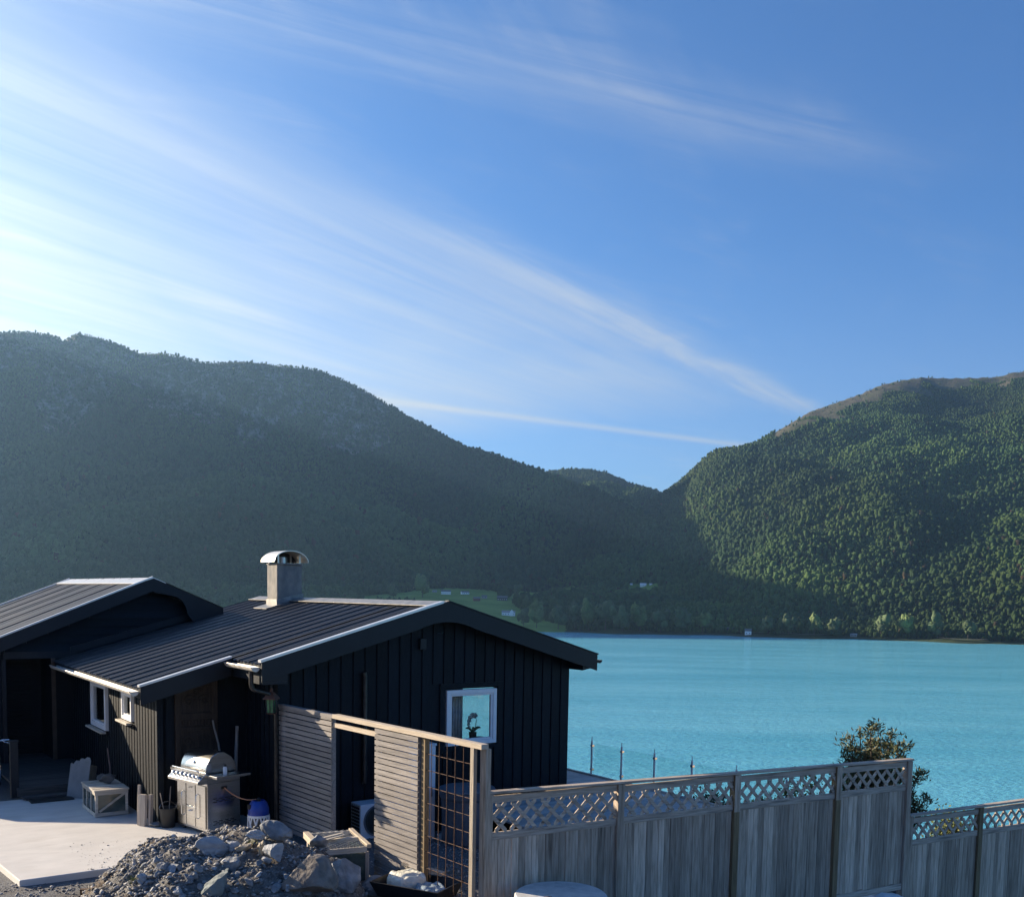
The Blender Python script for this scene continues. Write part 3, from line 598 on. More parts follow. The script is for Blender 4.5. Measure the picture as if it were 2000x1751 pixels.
for (a, b, c, d) in ((2.02, 2.3, 5.56, 6.3), (2.3, 2.95, 5.54, 5.65), (2.3, 2.95, 6.22, 6.33)):
    m.prism([(a, roofz(a)+.07), (b, roofz(b)+.07), (b, roofz(b)+.085), (a, roofz(a)+.085)], 1, c, d)
m.box(2.285, 2.3, 5.635, 6.235, roofz(2.3)+.06, roofz(2.3)+.2); m.prism([(2.28, roofz(2.28)+.085), (2.89, roofz(2.89)+.085), (2.89, roofz(2.89)+.2), (2.28, roofz(2.28)+.2)], 1, 5.633, 5.648)
m.build('chimney_flashing', mat('lead_flashing', (.16, .165, .17), (.3, .29, .27), rough=.5, metal=.4, scale=6), chim)
# gable window (looks right through the room to the fjord)
def window(parent, at, wdt, hgt, rot, fw=.075, dep=.1, gl=GLASS, sill=None):
    fr = MB(); fr.box(0, fw, -dep/2, dep/2, 0, hgt); fr.box(wdt-fw, wdt, -dep/2, dep/2, 0, hgt); fr.box(fw, wdt-fw, -dep/2, dep/2, 0, fw); fr.box(fw, wdt-fw, -dep/2, dep/2, hgt-fw, hgt)
    i = fw+.004; k = .035
    fr.box(i-.004, i+k, -dep/2+.02, dep/2-.02, fw, hgt-fw); fr.box(wdt-i-k, wdt-i+.004, -dep/2+.02, dep/2-.02, fw, hgt-fw); fr.box(i+k, wdt-i-k, -dep/2+.02, dep/2-.02, fw, fw+k); fr.box(i+k, wdt-i-k, -dep/2+.02, dep/2-.02, hgt-fw-k, hgt-fw)
    o = fr.build('window', WHITEPAINT, parent, bevel=.006); o.location = at; o.rotation_euler = (0, 0, rot)
    p = MB(); p.box(i+k, wdt-i-k, -.004, .004, fw+k, hgt-fw-k); p.build('pane', gl, o)
    if sill:
        s_ = MB(); s_.box(-.04, wdt+.04, -dep/2-.09, -dep/2+.0, -.045, -.012); s_.build('sill', sill, o)
    return o
window(cabin, (WIN[0]+.03, .01, WIN[2]+.02), WIN[1]-WIN[0]-.06, WIN[3]-WIN[2]-.04, 0)
window(cabin, (AW-.005, 5.66, 1.1), 1.17, .88, -math.pi/2, fw=.085, sill=PLANKX); window(cabin, (AW-.005, 3.36, 1.47), .65, .5, -math.pi/2, fw=.06, sill=PLANKX)
m = MB(); m.box(5.72, 5.78, 1.2, 7.2, .12, .18); m.box(5.72, 5.78, 1.2, 7.2, 2.14, 2.2)
for v in (1.2, 2.2, 7.14): m.box(5.72, 5.78, v, v+.06, .18, 2.14)
wf = m.build('window', WHITEPAINT, cabin); m = MB(); m.box(5.745, 5.755, 1.26, 7.14, .18, 2.14); m.build('pane', GLASS, wf)
cur = MB(); n = 40
vs_ = [(3.17+.44*i/n, .3+.02*math.sin(i*1.1), z) for z in (1.07, 2.12) for i in range(n+1)]
cur.add(vs_, [(i, i+1, n+2+i, n+1+i) for i in range(n)]); co = cur.build('curtain', FABRIC, None, smooth=2); co.location = W(0, 0); co.rotation_euler = (0, 0, RZ); tag(co, 'grey curtain hanging inside the white gable window', 'curtain')
md = co.modifiers.new('thick', 'SOLIDIFY'); md.thickness = .006
# potted orchid on the inner sill
m = MB(); m.box(3.05, 4.14, .125, .32, 1.03, 1.06); m.build('inner_sill', WHITEPAINT, cabin)
orch = thing('potted_orchid', 'potted orchid with round blooms on the sill of the gable window', 'houseplant', W(3.78, .22, 1.062))
m = MB(); m.lathe([(.05, 0), (.062, .02), (.07, .2), (.06, .2), (.055, .17)], 20); m.build('pot', DARKPLASTIC, orch, smooth=True)
m = MB(); m.tube([(.01, 0, .18), (.06, 0, .3), (.075, 0, .42), (.04, 0, .5), (-.03, 0, .47), (-.07, 0, .4), (-.08, 0, .33)], .006, 6); m.build('stem', LEAFG, orch)
m = MB()
for cx, cz, rr in ((.05, .49, .05), (.0, .5, .05), (-.05, .46, .045), (-.075, .4, .04), (-.085, .34, .03), (-.07, .29, .025)):
    v_, f_ = ico(1)
    for k in range(5):
        a = 6.28*k/5; m.add(v_*np.array([rr*.55, .012, rr*.55])+np.array([cx+rr*.6*math.cos(a), .006*k, cz+rr*.6*math.sin(a)]), f_.tolist())
m.build('bloom', mat('orchid_petal', (.25, .3, .3), (.35, .38, .38), rough=.7), orch)
m = MB()
for a, l in ((.2, .18), (2.7, .16), (1.2, .12), (-.4, .17)):
    d = (math.cos(a), math.sin(a)*.3); pts = [(d[0]*l*t, d[1]*l*t, .19+.09*math.sin(t*2.2)) for t in (0, .3, .6, .85, 1)]; m.tube(pts, [.01, .022, .024, .015, .003], 6)
m.build('leaf', LEAFG, orch)
pot2 = MB(); pot2.lathe([(.06, 0), (.075, .015), (.085, .1), (.07, .1), (.065, .08)], 20); p2 = pot2.build('flower_bowl', DARKPLASTIC, None, smooth=True); p2.location = W(3.93, .22, 1.062); tag(p2, 'low dark bowl beside the potted orchid on the window sill', 'bowl')
# vent stack and box on the gable
m = MB(); m.tube([(1.47, -.07, .6), (1.47, -.07, 2.36), (1.455, -.075, 2.43)], .04, 12); m.build('vent_pipe', MATS['dark_zinc_pipe'], cabin, smooth=True)
m = MB(); m.box(2.5, 2.62, -.09, -.022, 2.78, 2.97); m.build('vent_cover', BLACKTRIM, cabin, bevel=.008)
m = MB(); m.tube([(2.86, -.04, 3.06), (2.93, -.06, 3.05), (2.96, -.05, 3.07)], .008, 6); m.build('wall_hook', CHROME, cabin)

# carved door hung on the annex front
door = thing('carved_door', 'dark carved wooden door panel hung on the annex wall behind the grill', 'door panel', W(-1.2, 1.26, .35))
m = MB(); m.box(0, .68, 0, .03, 0, 1.92); m.build('door_leaf', CARVED, door)
m = MB()
for a, b, c, d in ((0, .09, 0, 1.92), (.59, .68, 0, 1.92), (.09, .59, 0, .12), (.09, .59, 1.82, 1.92), (.09, .59, 1.3, 1.4), (.09, .59, 1.12, 1.18)): m.box(a, b, -.025, -.001, c, d)
for i in range(9): m.box(.11+.053*i, .135+.053*i, -.018, -.001, 1.2, 1.28)
m.build('moulding', CARVED, door, bevel=.006)
m = MB()
def scroll(mb, cx, cz, r0, turns, dirn):
    pts = [(cx+dirn*r0*(1-t)*math.cos(t*turns*6.28), -.012, cz+r0*(1-t)*math.sin(t*turns*6.28)) for t in [i/26 for i in range(26)]]; mb.tube(pts, .012, 6)
for cx, cz, r0, dr in ((.2, .95, .09, 1), (.46, .97, .1, -1), (.3, .7, .11, 1), (.49, .62, .08, -1), (.2, .45, .08, 1), (.42, .35, .1, -1), (.22, 1.6, .1, 1), (.46, 1.6, .1, -1), (.34, 1.72, .06, 1)): scroll(m, cx, cz, r0, 1.6, dr)
m.tube([(.36, -.012, .2), (.34, -.012, .5), (.38, -.012, .8), (.36, -.012, 1.05)], .014, 6); m.build('carving', CARVED, door)

# ------------------------------------------------------------------ second cabin behind, with the porch
LU, LZ, LS_ = .11, 3.86, .42
def lz(u): return LZ-LS_*abs(u-LU)
cab2 = thing('back_cabin', 'taller black cabin behind with horizontal siding and a recessed porch', 'cabin', W(0, 0))
LE = -5.7
m = MB(); GV = 7.4
zt2 = lambda u: lz(u)-.1
UB = LU-(zt2(LU)-2.3)/LS_
m.prism([(UB, 2.3), (2.0, 2.3), (2.0, zt2(2.0)), (LU, zt2(LU))], 1, GV, GV+.12)
m.prism([(-4.6, -.2), (-2.7, -.2), (-2.7, 2.3), (UB, 2.3), (-4.6, zt2(-4.6))], 1, GV, GV+.12); m.box(-1.87, -1.2, GV, GV+.12, -.2, 2.3)
z = 2.42; k = 0
while z < 3.75:
    ul, ur = max(-4.6, LU-(LZ-.12-z-.13)/LS_), min(2.0, LU+(LZ-.12-z-.13)/LS_)
    if ur > ul: m.add([(ul, GV, z+.165), (ur, GV, z+.165), (ur, GV-.05, z), (ul, GV-.05, z), (ul, GV-.0, z), (ur, GV, z)], [(0, 1, 2, 3), (3, 2, 5, 4), (0, 3, 4), (1, 5, 2)])
    z += .17
m.build('gable_wall', BLACKWOODH, cab2)
m = MB(); m.box(-2.75, -1.4, GV-.05, GV-.001, 2.28, 2.42); m.build('belt_board', BLACKTRIM, cab2)
m = MB()
m.box(-4.6, -4.5, GV+.12, 15, -.3, 1.76); m.box(1.9, 2.0, GV+.12, 15, 1.5, 2.9); m.prism([(-4.5, 0), (1.9, 0), (1.9, 3.1), (LU, 3.75), (-4.5, 1.7)], 1, 14.9, 15)
m.build('side_wall', BLACKWOODH, cab2)
m = MB(); bw_ = GV+1.1; m.box(-2.7, -1.87, bw_, bw_+.1, .1, 2.3)
z = .2
while z < 2.25:
    m.box(-2.7, -2.05, bw_-.02, bw_, z, z+.075); z += .09
m.box(-2.8, -2.7, GV+.12, bw_, .1, 2.3); m.box(-1.87, -1.77, GV+.12, bw_, .1, 2.3); m.box(-2.7, -1.87, GV+.12, bw_, 2.3, 2.36); m.build('porch_wall', BLACKWOODH, cab2)
m = MB(); m.box(-1.79, -1.87, GV-.04, GV+.02, .15, 2.28); m.build('porch_trim', mat('brown_stain_trim', (.04, .028, .022), (.06, .045, .036), rough=.6), cab2)
m = MB(); m.box(-2.78, -2.7, GV-.03, GV+.1, -.1, 2.28); m.build('porch_post', BLACKTRIM, cab2, bevel=.008)
m = MB(); roof_sheet(m, LU, LE, 7.05, 15.2, lz, wave=.2, amp=.008, dv=.025, lap=1.05, base=.095); m.build('roof', ROOFSTEEL, cab2)
m = MB(); roof_sheet(m, LU, 1.6, 7.05, 15.2, lz, wave=.2, amp=.008, dv=.05, base=.095); m.build('roof', ROOFSTEEL, cab2)
m = MB(); m.prism([(LU, lz(LU)+.03), (LE+.04, lz(LE+.04)+.03), (LE+.04, lz(LE+.04)-.09), (LU, lz(LU)-.1), (1.58, lz(1.58)-.09), (1.58, lz(1.58)+.03)], 1, 7.08, 15.15); m.build('roof_deck', BLACKTRIM, cab2)
m = MB(); m.prism([(LU, lz(LU)+.095), (LE, lz(LE)+.095), (LE, lz(LE)-.18), (LU, lz(LU)-.17)], 1, 7.015, 7.045); m.build('barge_board', BLACKTRIM, cab2)
rb = [(LU, lz(LU)+.095), (1.6, lz(1.6)+.095), (1.6, lz(1.6)-.1), (1.1, lz(1.1)-.62)]+[(LU+.72-.3*(1-math.cos(a))+.0, lz(LU)-.78+.5*math.sin(a)) for a in (.2, .6, 1.0, 1.4)]+[(LU, lz(LU)-.2)]
m = MB(); m.prism(rb, 1, 7.015, 7.045); m.build('barge_board', BLACKTRIM, cab2)
m = MB(); m.prism([(LU-.02, lz(LU)+.1), (LE, lz(LE)+.1), (LE, lz(LE)+.135), (LU-.02, lz(LU)+.135)], 1, 7.0, 7.11); m.build('verge_flashing', TRIMSTEEL, cab2)
m = MB(); m.prism([(LU-.02, lz(LU)+.1), (LE, lz(LE)+.1), (LE, lz(LE)+.135), (LU-.02, lz(LU)+.135)], 1, 15.15, 15.24); m.build('verge_flashing', TRIMSTEEL, cab2)
m = MB(); q = lz(LU)+.08; m.prism([(LU, q+.03), (LU-.36, q-.095), (LU-.36, q-.11), (LU, q+.015), (LU+.25, q-.09), (LU+.25, q-.075)], 1, 7.01, 15.22); m.build('ridge_cap', TRIMSTEEL, cab2)
m = MB(); m.prism([(-1.5, roofz(-1.5)+.1), (1.2, roofz(1.2)+.1), (1.2, roofz(1.2)+.24), (-1.5, roofz(-1.5)+.24)], 1, GV-.06, GV-.03); m.build('apron_board', BLACKTRIM, cab2)
# porch floor, step, mat, newel
deckp = thing('porch_steps', 'low dark timber porch step in front of the recessed entrance', 'steps', W(0, 0))
m = MB()
for i in range(24): m.box(-3.0, -1.5, 4.5+i*.165, 4.645+i*.165, .14, .18)
m.build('porch_floor', wood('dark_deck_board', (.05, .05, .052), (.09, .088, .085), 0), deckp)
m = MB(); m.box(-3.0, -1.5, 4.47, 4.497, .03, .165); m.build('riser', MATS['dark_deck_board'], deckp)
m = MB(); m.box(-2.95, -1.9, 4.2, 4.4, .025, .055); m.box(-2.9, -2.85, 4.2, 4.46, 0, .025); m.box(-2.0, -1.95, 4.2, 4.46, 0, .025); m.build('lower_tread', MATS['dark_deck_board'], deckp)
m = MB(); m.box(-2.8, -2.1, 3.98, 4.3, .0, .02); o = m.build('door_mat', DARKPLASTIC, None, bevel=.005); o.location = W(-.08, -.08, .004); o.rotation_euler = (0, 0, RZ); tag(o, 'dark rubber door mat on the patio before the porch step', 'mat')
nw = thing('newel_post', 'short black newel post at the left end of the porch step', 'post', W(-3.02, 4.62))
m = MB(); m.box(-.065, .065, -.065, .065, 0, 1.0); m.build('shaft', BLACKTRIM, nw, bevel=.006); m = MB(); m.box(-.075, .075, -.075, .075, 1.0, 1.02); m.build('post_cap', BLACKTRIM, nw)

# ------------------------------------------------------------------ slatted screen, posts, rebar grid
def ul(v): return .05-.075*v
SA = math.atan2(-1, .075)                                     # the screen runs from the cabin corner towards the camera
scr = thing('slat_screen', 'grey slatted privacy screen with open doorway running from the cabin corner', 'screen', W(.05, 0), RZ+math.atan2(.075, 1)) # local -y runs along the screen
def panel(a, b, z0, z1, nm):
    m = MB(); z = z0; pitch = .078
    while z < z1-.02: m.box(-.045, -.022, -b, -a, z, z+.06); z += pitch
    m.build('slat_panel', SLATX, scr)
    m = MB(); m.box(-.02, .03, -a-.07, -a, z0-.1, z1); m.build('panel_post', SLATX, scr); m = MB(); m.box(-.02, .03, -b, -b+.06, z0-.1, z1); m.build('panel_post', SLATX, scr)
panel(.03, 1.66, .02, 1.92, 0); panel(2.82, 3.84, -.25, 1.925, 1)
m = MB(); m.box(-.05, .05, -1.7, -.02, 1.93, 1.975); m.build('head_rail', SLATX, scr)
m = MB(); m.box(-.055, .05, -5.15, -1.7, 1.93, 1.99); m.build('head_rail', PALEY, scr, bevel=.004)
m = MB(); m.box(-.02, .025, -2.82, -1.66, 1.8, 1.86); m.build('door_head', PALEY, scr)
m = MB(); m.box(-.01, .06, -3.95, -3.87, -.5, 1.929); m.build('post', TANZ, scr, bevel=.005)
m = MB(); m.box(-.05, .0, -5.0, -4.93, -.6, 1.929); m.build('post', PALEZ, scr, bevel=.004)
m = MB(); m.box(.02, .1, -5.14, -5.03, -.6, 1.928); m.build('post', GREYZ, scr, bevel=.004)
m = MB()
for i in range(6): y = -4.07-.165*i; m.tube([(.0, y, -.4), (.004, y, 1.92)], .0045, 6)
for i in range(11): z = 1.72-.208*i; m.tube([(.012, -3.95, z), (.012, -4.93, z-.0)], .0045, 6)
m.build('rebar_grid', RUST, scr)

# ------------------------------------------------------------------ lattice fences
FR = RZ-R(6.5)
def lattice_bay(p, x0, x1, top, bot, lat):
    m = MB(); m.box(x0, x1, -.02, .02, top-.12, top-.035); m.build('top_rail', GREYX, p, bevel=.004)
    m = MB(); m.box(x0, x1, -.022, .022, lat-.045, lat+.045); m.build('middle_rail', GREYX, p, bevel=.004)
    m = MB(); z0, z1 = lat+.045, top-.12; hh = z1-z0; pit = .205
    for s_ in (1, -1):
        yy = .004 if s_ > 0 else -.012
        k = x0-hh
        while k < x1:
            a, b = k, k+hh; za, zb = (z0, z1) if s_ > 0 else (z1, z0)
            if a < x0: za += (zb-za)*(x0-a)/hh; a = x0
            if b > x1: zb = za+(zb-za)*(x1-a)/(b-a); b = x1
            if b-a > .02:
                wd = .033
                m.prism([(a-wd*.0, za-wd), (a, za+wd), (b, zb+wd), (b, zb-wd)], 1, yy-.006, yy+.006)
            k += pit
    m.build('lattice', GREYX, p)
    m = MB(); x = x0
    while x < x1-.02:
        wd = random.uniform(.092, .1); b = min(x+wd, x1); m.box(x, b-.005, -.011+random.uniform(-.003, .003), .009, bot+.05+random.uniform(-.02, .02), lat-.045); x += wd
    m.build('boarding', GREYZ, p)
    m = MB(); m.box(x0, x1, -.03, .018, bot-.04, bot+.05); m.build('bottom_rail', GREYX, p)
fence = thing('lattice_fence', 'weathered grey fence with lattice top beside the slatted screen', 'fence', W(.45, -5.05), FR)
m = MB(); m.prism([(.02, 1.39), (7.42, 1.305), (7.42, 1.335), (.02, 1.42)], 1, -.06, .05); m.build('cap_rail', GREYX, fence, bevel=.004)
PX_ = (.08, 1.97, 3.9, 5.84, 7.36)
for i in range(4): lattice_bay(fence, PX_[i]+.05, PX_[i+1]-.05, 1.405-.0115*(PX_[i]+PX_[i+1])/2, (-.55, -.62, -.68, -.66)[i], .875+(.0, .01, .01, .02)[i])
for i, x in enumerate(PX_):
    m = MB(); t = 1.385-.0115*x; m.box(x-.05, x+.05, -.05, .06, -1.3, t); m.build('post', GREYZ if i in (0, 1, 4) else TANZ, fence, bevel=.005)
    if i in (2, 3): m = MB(); m.box(x-.052, x+.052, -.053, -.05, .83, t); m.build('post_facing', GREYZ, fence)
low = thing('low_lattice_fence', 'lower lattice fence stepping down to the right beyond the tall one', 'fence', (*[float(q) for q in np.array(W(.45, -5.05)[:2])+np.array([math.cos(FR), math.sin(FR)])*7.42], -.0), FR)
m = MB(); m.box(0, 7.4, -.055, .05, .425, .455); m.build('cap_rail', GREYX, low, bevel=.004)
LX = (.03, 1.72, 3.6, 5.5, 7.35)
for i in range(4): lattice_bay(low, LX[i]+.05, LX[i+1]-.05, .43, -1.7, .0)
for i, x in enumerate(LX): m = MB(); m.box(x-.05, x+.05, -.045, .06, -2.4, .425); m.build('post', TANZ if i % 2 else GREYZ, low, bevel=.005)

# ------------------------------------------------------------------ deck, glass railing
deck = thing('timber_deck', 'silvered timber deck on the fjord side of the cabin', 'deck', W(0, 0))
m = MB()
for i in range(70):
    v = -4.1+i*.148; m.box(3.4 if v < -.16 else 5.83, 7.3, v, v+.14, -.03, .0)
m.build('deck_boards', DECKM, deck)
m = MB(); m.box(7.302, 7.36, -4.1, 6.3, -.2, .035); m.build('edge_beam', wood('pale_edge_timber', (.42, .4, .36), (.55, .52, .47), 1), deck)
m = MB()
for v in (-4, -1, 2, 5):
    m = MB(); m.box(7.1, 7.25, v, v+.12, -3, -.03); m.build('deck_post', TANZ, deck)
    if v < 0: m = MB(); m.box(4, 4.12, v, v+.12, -1.5, -.03); m.build('deck_post', TANZ, deck)
RV = (1.16, .23, -.72, -1.72, -2.8, -3.9)
for i, v in enumerate(RV):
    p = thing('railing_post', ('slim steel railing post nearest the cabin wall', 'slim steel railing post, second from the cabin wall', 'slim steel railing post, third from the cabin wall', 'slim steel railing post, fourth from the cabin wall, partly behind the fence', 'slim steel railing post behind the lattice of the third fence bay', 'slim steel railing post at the near end of the deck edge')[i], 'railing post', W(7.39, v, 0), RZ, 'posts of the glass railing')
    m = MB(); m.tube([(0, 0, -.15), (0, 0, .72)], .021, 12); m.tube([(0, 0, .72), (0, 0, .8)], .008, 8); m.build('shaft', mat('satin_post_steel', (.55, .56, .57), (.62, .63, .64), rough=.35, metal=.2) if i == 0 else MATS['satin_post_steel'], p, smooth=True)
    for z in (.12, .62): m = MB(); m.box(-.02, .045, -.03, .03, z-.025, z+.025); m.build('glass_clamp', CHROME, p, bevel=.006)
    if i < 5:
        gp = MB(); gp.box(-.006, .006, -(v-RV[i+1])+.06, -.06, .06, .68); o = gp.build('glass_pane', CLEAR, None); o.location = W(7.415, v, 0); o.rotation_euler = (0, 0, RZ)
        tag(o, 'clear frameless glass pane held between the railing posts', 'glass pane', 'panes of the glass railing')

# ------------------------------------------------------------------ behind the screen
ac = thing('heat_pump', 'white outdoor heat pump unit with round fan behind the screen doorway', 'heat pump', W(1.2, -.46, -.27))
m = MB(); m.box(0, .85, 0, .34, .03, .6); m.build('casing', WHITEMETAL, ac, bevel=.012)
m = MB()
for i in range(9): m.box(-.006, -.001, .03, .31, .08+.055*i, .11+.055*i)
for i in range(4): m.box(-.01, -.006, .06+.07*i, .075+.07*i, .06, .58)
m.build('side_louvre', DARKPLASTIC, ac)
m = MB(); m.lathe([(.262, 0), (.262, .012), (.25, .016), (.24, .012), (.24, 0)], 40); o = m.build('fan_ring', GREYPLASTIC, ac, smooth=True); o.location = (.32, -.002, .32); o.rotation_euler = (math.pi/2, 0, 0)
m = MB()
for r in (.05, .09, .13, .17, .21): m.lathe([(r-.004, .004), (r-.004, .01), (r+.004, .01), (r+.004, .004)], 36)
m.lathe([(.03, 0), (.03, .012)], 16); m.lathe([(.238, -.0), (.238, .002)], 36)
o = m.build('fan_grille', mat('fan_dark_grey', (.03, .045, .05), (.04, .055, .06), rough=.5), ac); o.location = (.32, -.002, .32); o.rotation_euler = (math.pi/2, 0, 0)  # grille rings, hub and backing disc in one dark grey
m = MB(); m.box(.08, .14, -.02, .36, 0, .03); m.box(.7, .76, -.02, .36, 0, .03); m.build('foot', DARKPLASTIC, ac)
cbn = thing('white_cabinet', 'tall narrow white metal cabinet behind the rebar grid', 'cabinet', W(2.0, -.62, -.42))
m = MB(); m.box(0, .5, 0, .5, .02, 1.64); m.build('body', WHITEMETAL, cbn, bevel=.01); m = MB(); m.box(-.015, .515, -.015, .515, 1.64, 1.68); m.build('lid', WHITEMETAL, cbn, bevel=.008); m = MB(); m.box(.02, .48, -.018, -.001, .06, 1.6); d_ = m.build('door', WHITEMETAL, cbn, bevel=.006); m = MB(); m.box(.4, .42, -.04, -.018, .8, .95); m.build('handle', GREYPLASTIC, d_)
bn = thing('ribbed_bin', 'large dark grey ribbed bin behind the rebar grid', 'bin', W(2.85, -1.05, -.42), RZ)
m = MB(); n = 72; prof = [(.36, 0), (.37, .05), (.42, .8), (.45, .84), (.46, .92), (.44, .95), (.42, .93), (.4, .1)]
vs_ = [((r*(1+(.022 if (k//2) % 2 and .04 < z < .82 else 0)))*math.cos(6.2832*k/n), (r*(1+(.022 if (k//2) % 2 and .04 < z < .82 else 0)))*math.sin(6.2832*k/n), z) for r, z in prof for k in range(n)]
m.add(vs_, [(i*n+k, i*n+(k+1) % n, (i+1)*n+(k+1) % n, (i+1)*n+k) for i in range(len(prof)-1) for k in range(n)]+[tuple(range(n))[::-1], tuple(range((len(prof)-1)*n, len(prof)*n))]); m.build('tub', GREYPLASTIC, bn)
m = MB(); m.lathe([(.455, .935), (.47, .95), (.46, .975), (.2, 1.0), (.05, 1.0)], 40); m.build('lid', GREYPLASTIC, bn, smooth=True)
blk = MB(); blk.box(-.2, .25, -.12, .12, 0, .2); o = blk.build('concrete_block', TABLESTONE, None, bevel=.012); o.location = W(2.72, -.75, -.45); o.rotation_euler = (0, 0, RZ+.2); tag(o, 'pale concrete block on the gravel between cabinet and bin', 'concrete block')

# ------------------------------------------------------------------ grill, bottle, lantern
gr = thing('gas_grill', 'stainless steel gas grill with domed lid in front of the carved door', 'grill', W(-1.08, .1), RZ+R(14)) # local: +y runs back along the front, +x is depth
D, Wd = .58, .84
m = MB(); m.box(0, D, 0, Wd, .06, .8); m.build('cabinet', STEEL, gr, bevel=.008)
def door_(y0, y1, z0, z1, hv):
    m = MB(); m.box(-.018, -.001, y0, y1, z0, z1); d = m.build('cabinet_door', STEEL, gr, bevel=.005)
    m = MB()
    if hv == 'v0': pts = [(-.018, y0+.06, z0+.14), (-.055, y0+.06, z0+.16), (-.055, y0+.06, z1-.16), (-.018, y0+.06, z1-.14)]
    elif hv == 'v1': pts = [(-.018, y1-.06, z0+.14), (-.055, y1-.06, z0+.16), (-.055, y1-.06, z1-.16), (-.018, y1-.06, z1-.14)]
    else: pts = [(-.018, y0+.1, z1-.06), (-.055, y0+.12, z1-.06), (-.055, y1-.12, z1-.06), (-.018, y1-.1, z1-.06)]
    m.tube(pts, .009, 8); m.build('handle', CHROME, d, smooth=True)
door_(.03, .29, .1, .76, 'v1'); door_(.31, .55, .42, .76, 'h'); door_(.31, .55, .1, .4, 'h'); door_(.57, .81, .1, .76, 'v0')
m = MB(); m.prism([(-.16, .8), (-.16, .84), (-.02, .96), (.02, .96), (.02, .8)], 1, -.0, Wd); m.build('control_panel', STEEL, gr, bevel=.005)
for i in range(7):
    m = MB(); m.lathe([(.03, 0), (.03, .012), (.022, .016), (.02, .04), (.008, .042)], 16); o = m.build('knob', CHROME, gr, smooth=True); o.location = (-.092, .08+.113*i, .9); o.rotation_euler = (0, -R(49), 0)
m = MB(); m.tube([(-.1, .06, .985), (-.12, .08, 1.0), (-.12, Wd-.08, 1.0), (-.1, Wd-.06, .985)], .012, 8); m.build('towel_bar', CHROME, gr, smooth=True)
m = MB(); m.box(0, D, 0, Wd, .8, .93); m.build('firebox', STEEL, gr, bevel=.005)
lp = [(.02, .94)]+[(.02+.02*0+.27-.27*math.cos(a), .95+.3*math.sin(a)) for a in [R(x) for x in range(8, 90, 8)]]+[(.34, 1.25), (.47, 1.17), (.55, 1.06), (.56, .94)]
m = MB(); m.prism(lp, 1, .07, Wd-.07); lid = m.build('lid', STEEL, gr, bevel=.006, smooth=True)
m = MB(); m.lathe([(.03, 0), (.03, .008), (.02, .012)], 20); o = m.build('thermometer', CHROME, lid, smooth=True); o.location = (.045, .43, 1.09); o.rotation_euler = (0, -R(62), 0)
m = MB(); m.box(.0, D+.02, -.26, -.005, .9, .94); m.build('side_shelf', STEEL, gr, bevel=.006); m = MB(); m.box(0, .05, Wd+.005, Wd+.2, .9, .93); m.box(0, D, Wd+.005, Wd+.2, .93, .94); m.build('side_shelf', STEEL, gr)
m = MB()
for zz in (.5, .15):
    for i in range(3):
        for j in range(4): m.box(.1+.1*j+(.04 if i % 2 else 0), .165+.1*j+(.04 if i % 2 else 0), -.003, -.0005, zz+.025*i, zz+.032+.025*i-.02)
m.box(.24, .34, -.006, -.0005, .69, .735); m.build('vent_slot', DARKPLASTIC, gr)
m = MB()
for x in (.07, D-.07):
    for y in (.08, Wd-.08): m.lathe([(.03, 0), (.035, .02), (.03, .06)], 12, (x, y, 0))
m.build('castor', DARKPLASTIC, gr)
def gl(x, y, z):
    a = RZ+R(14); q = W(-1.08, .1); return (q[0]+x*math.cos(a)-y*math.sin(a), q[1]+x*math.sin(a)+y*math.cos(a), z)
can = thing('sauce_bottle', 'small bottle with dark cap standing on the grill side shelf', 'bottle', gl(.22, -.14, .942))
m = MB(); m.lathe([(.026, 0), (.03, .01), (.03, .1), (.02, .12)], 16); m.build('bottle_body', WHITEPAINT, can, smooth=True); m = MB(); m.lathe([(.02, .121), (.02, .15), (.012, .155)], 14); m.build('cap', DARKPLASTIC, can, smooth=True)
gb = thing('gas_bottle', 'gas bottle with blue shoulder and white lattice base beside the grill', 'gas bottle', W(-.4, -.22))
m = MB(); m.lathe([(.13, .01), (.148, .04), (.15, .3), (.15, .33)], 32); m.build('inner_shell', mat('dark_grey_shell', (.05, .055, .06), (.06, .065, .07), rough=.4), gb, smooth=True)
m = MB(); m.lathe([(.152, .3), (.158, .33), (.155, .42), (.13, .5), (.1, .54), (.085, .54), (.08, .46)], 32); m.build('shoulder', BLUE, gb, smooth=True)
m = MB(); n = 10
for k in range(n):
    for s_ in (1, -1):
        pts = [(.156*math.cos(6.2832*(k+s_*t*.9)/n), .156*math.sin(6.2832*(k+s_*t*.9)/n), .02+.3*t) for t in (0, .25, .5, .75, 1)]; m.tube(pts, .013, 6)
m.lathe([(.15, .0), (.162, 0), (.162, .035), (.15, .035)], 32); m.lathe([(.15, .29), (.162, .29), (.162, .325), (.15, .325)], 32); m.build('lattice_sleeve', WHITEPAINT, gb)
m = MB(); m.lathe([(.03, .5), (.035, .56), (.02, .58)], 14); m.build('valve', DARKPLASTIC, gb); m = MB(); m.box(-.16, -.135, -.04, .04, .42, .49); m.build('grip_hole', DARKPLASTIC, gb)
a_ = Vector(gl(.29, -.01, .71)); b_ = Vector(W(-.4, -.22, .565)); m = MB(); m.tube([a_.lerp(b_, t)-Vector((0, 0, .3*t*(1-t)*1.1)) for t in [i/12 for i in range(13)]], .009, 8); o = m.build('gas_hose', mat('orange_hose', (.4, .19, .1), (.46, .23, .13), rough=.5), None, smooth=True); tag(o, 'orange gas hose from the grill to the blue bottle', 'hose')
ln = thing('lantern', 'green glass lantern with rusty roof on the cabin corner', 'lantern', W(-.14, -.1, 1.84))
m = MB(); m.lathe([(.085, .0), (.095, .012), (.08, .02)], 4); m.build('base', RUST, ln)
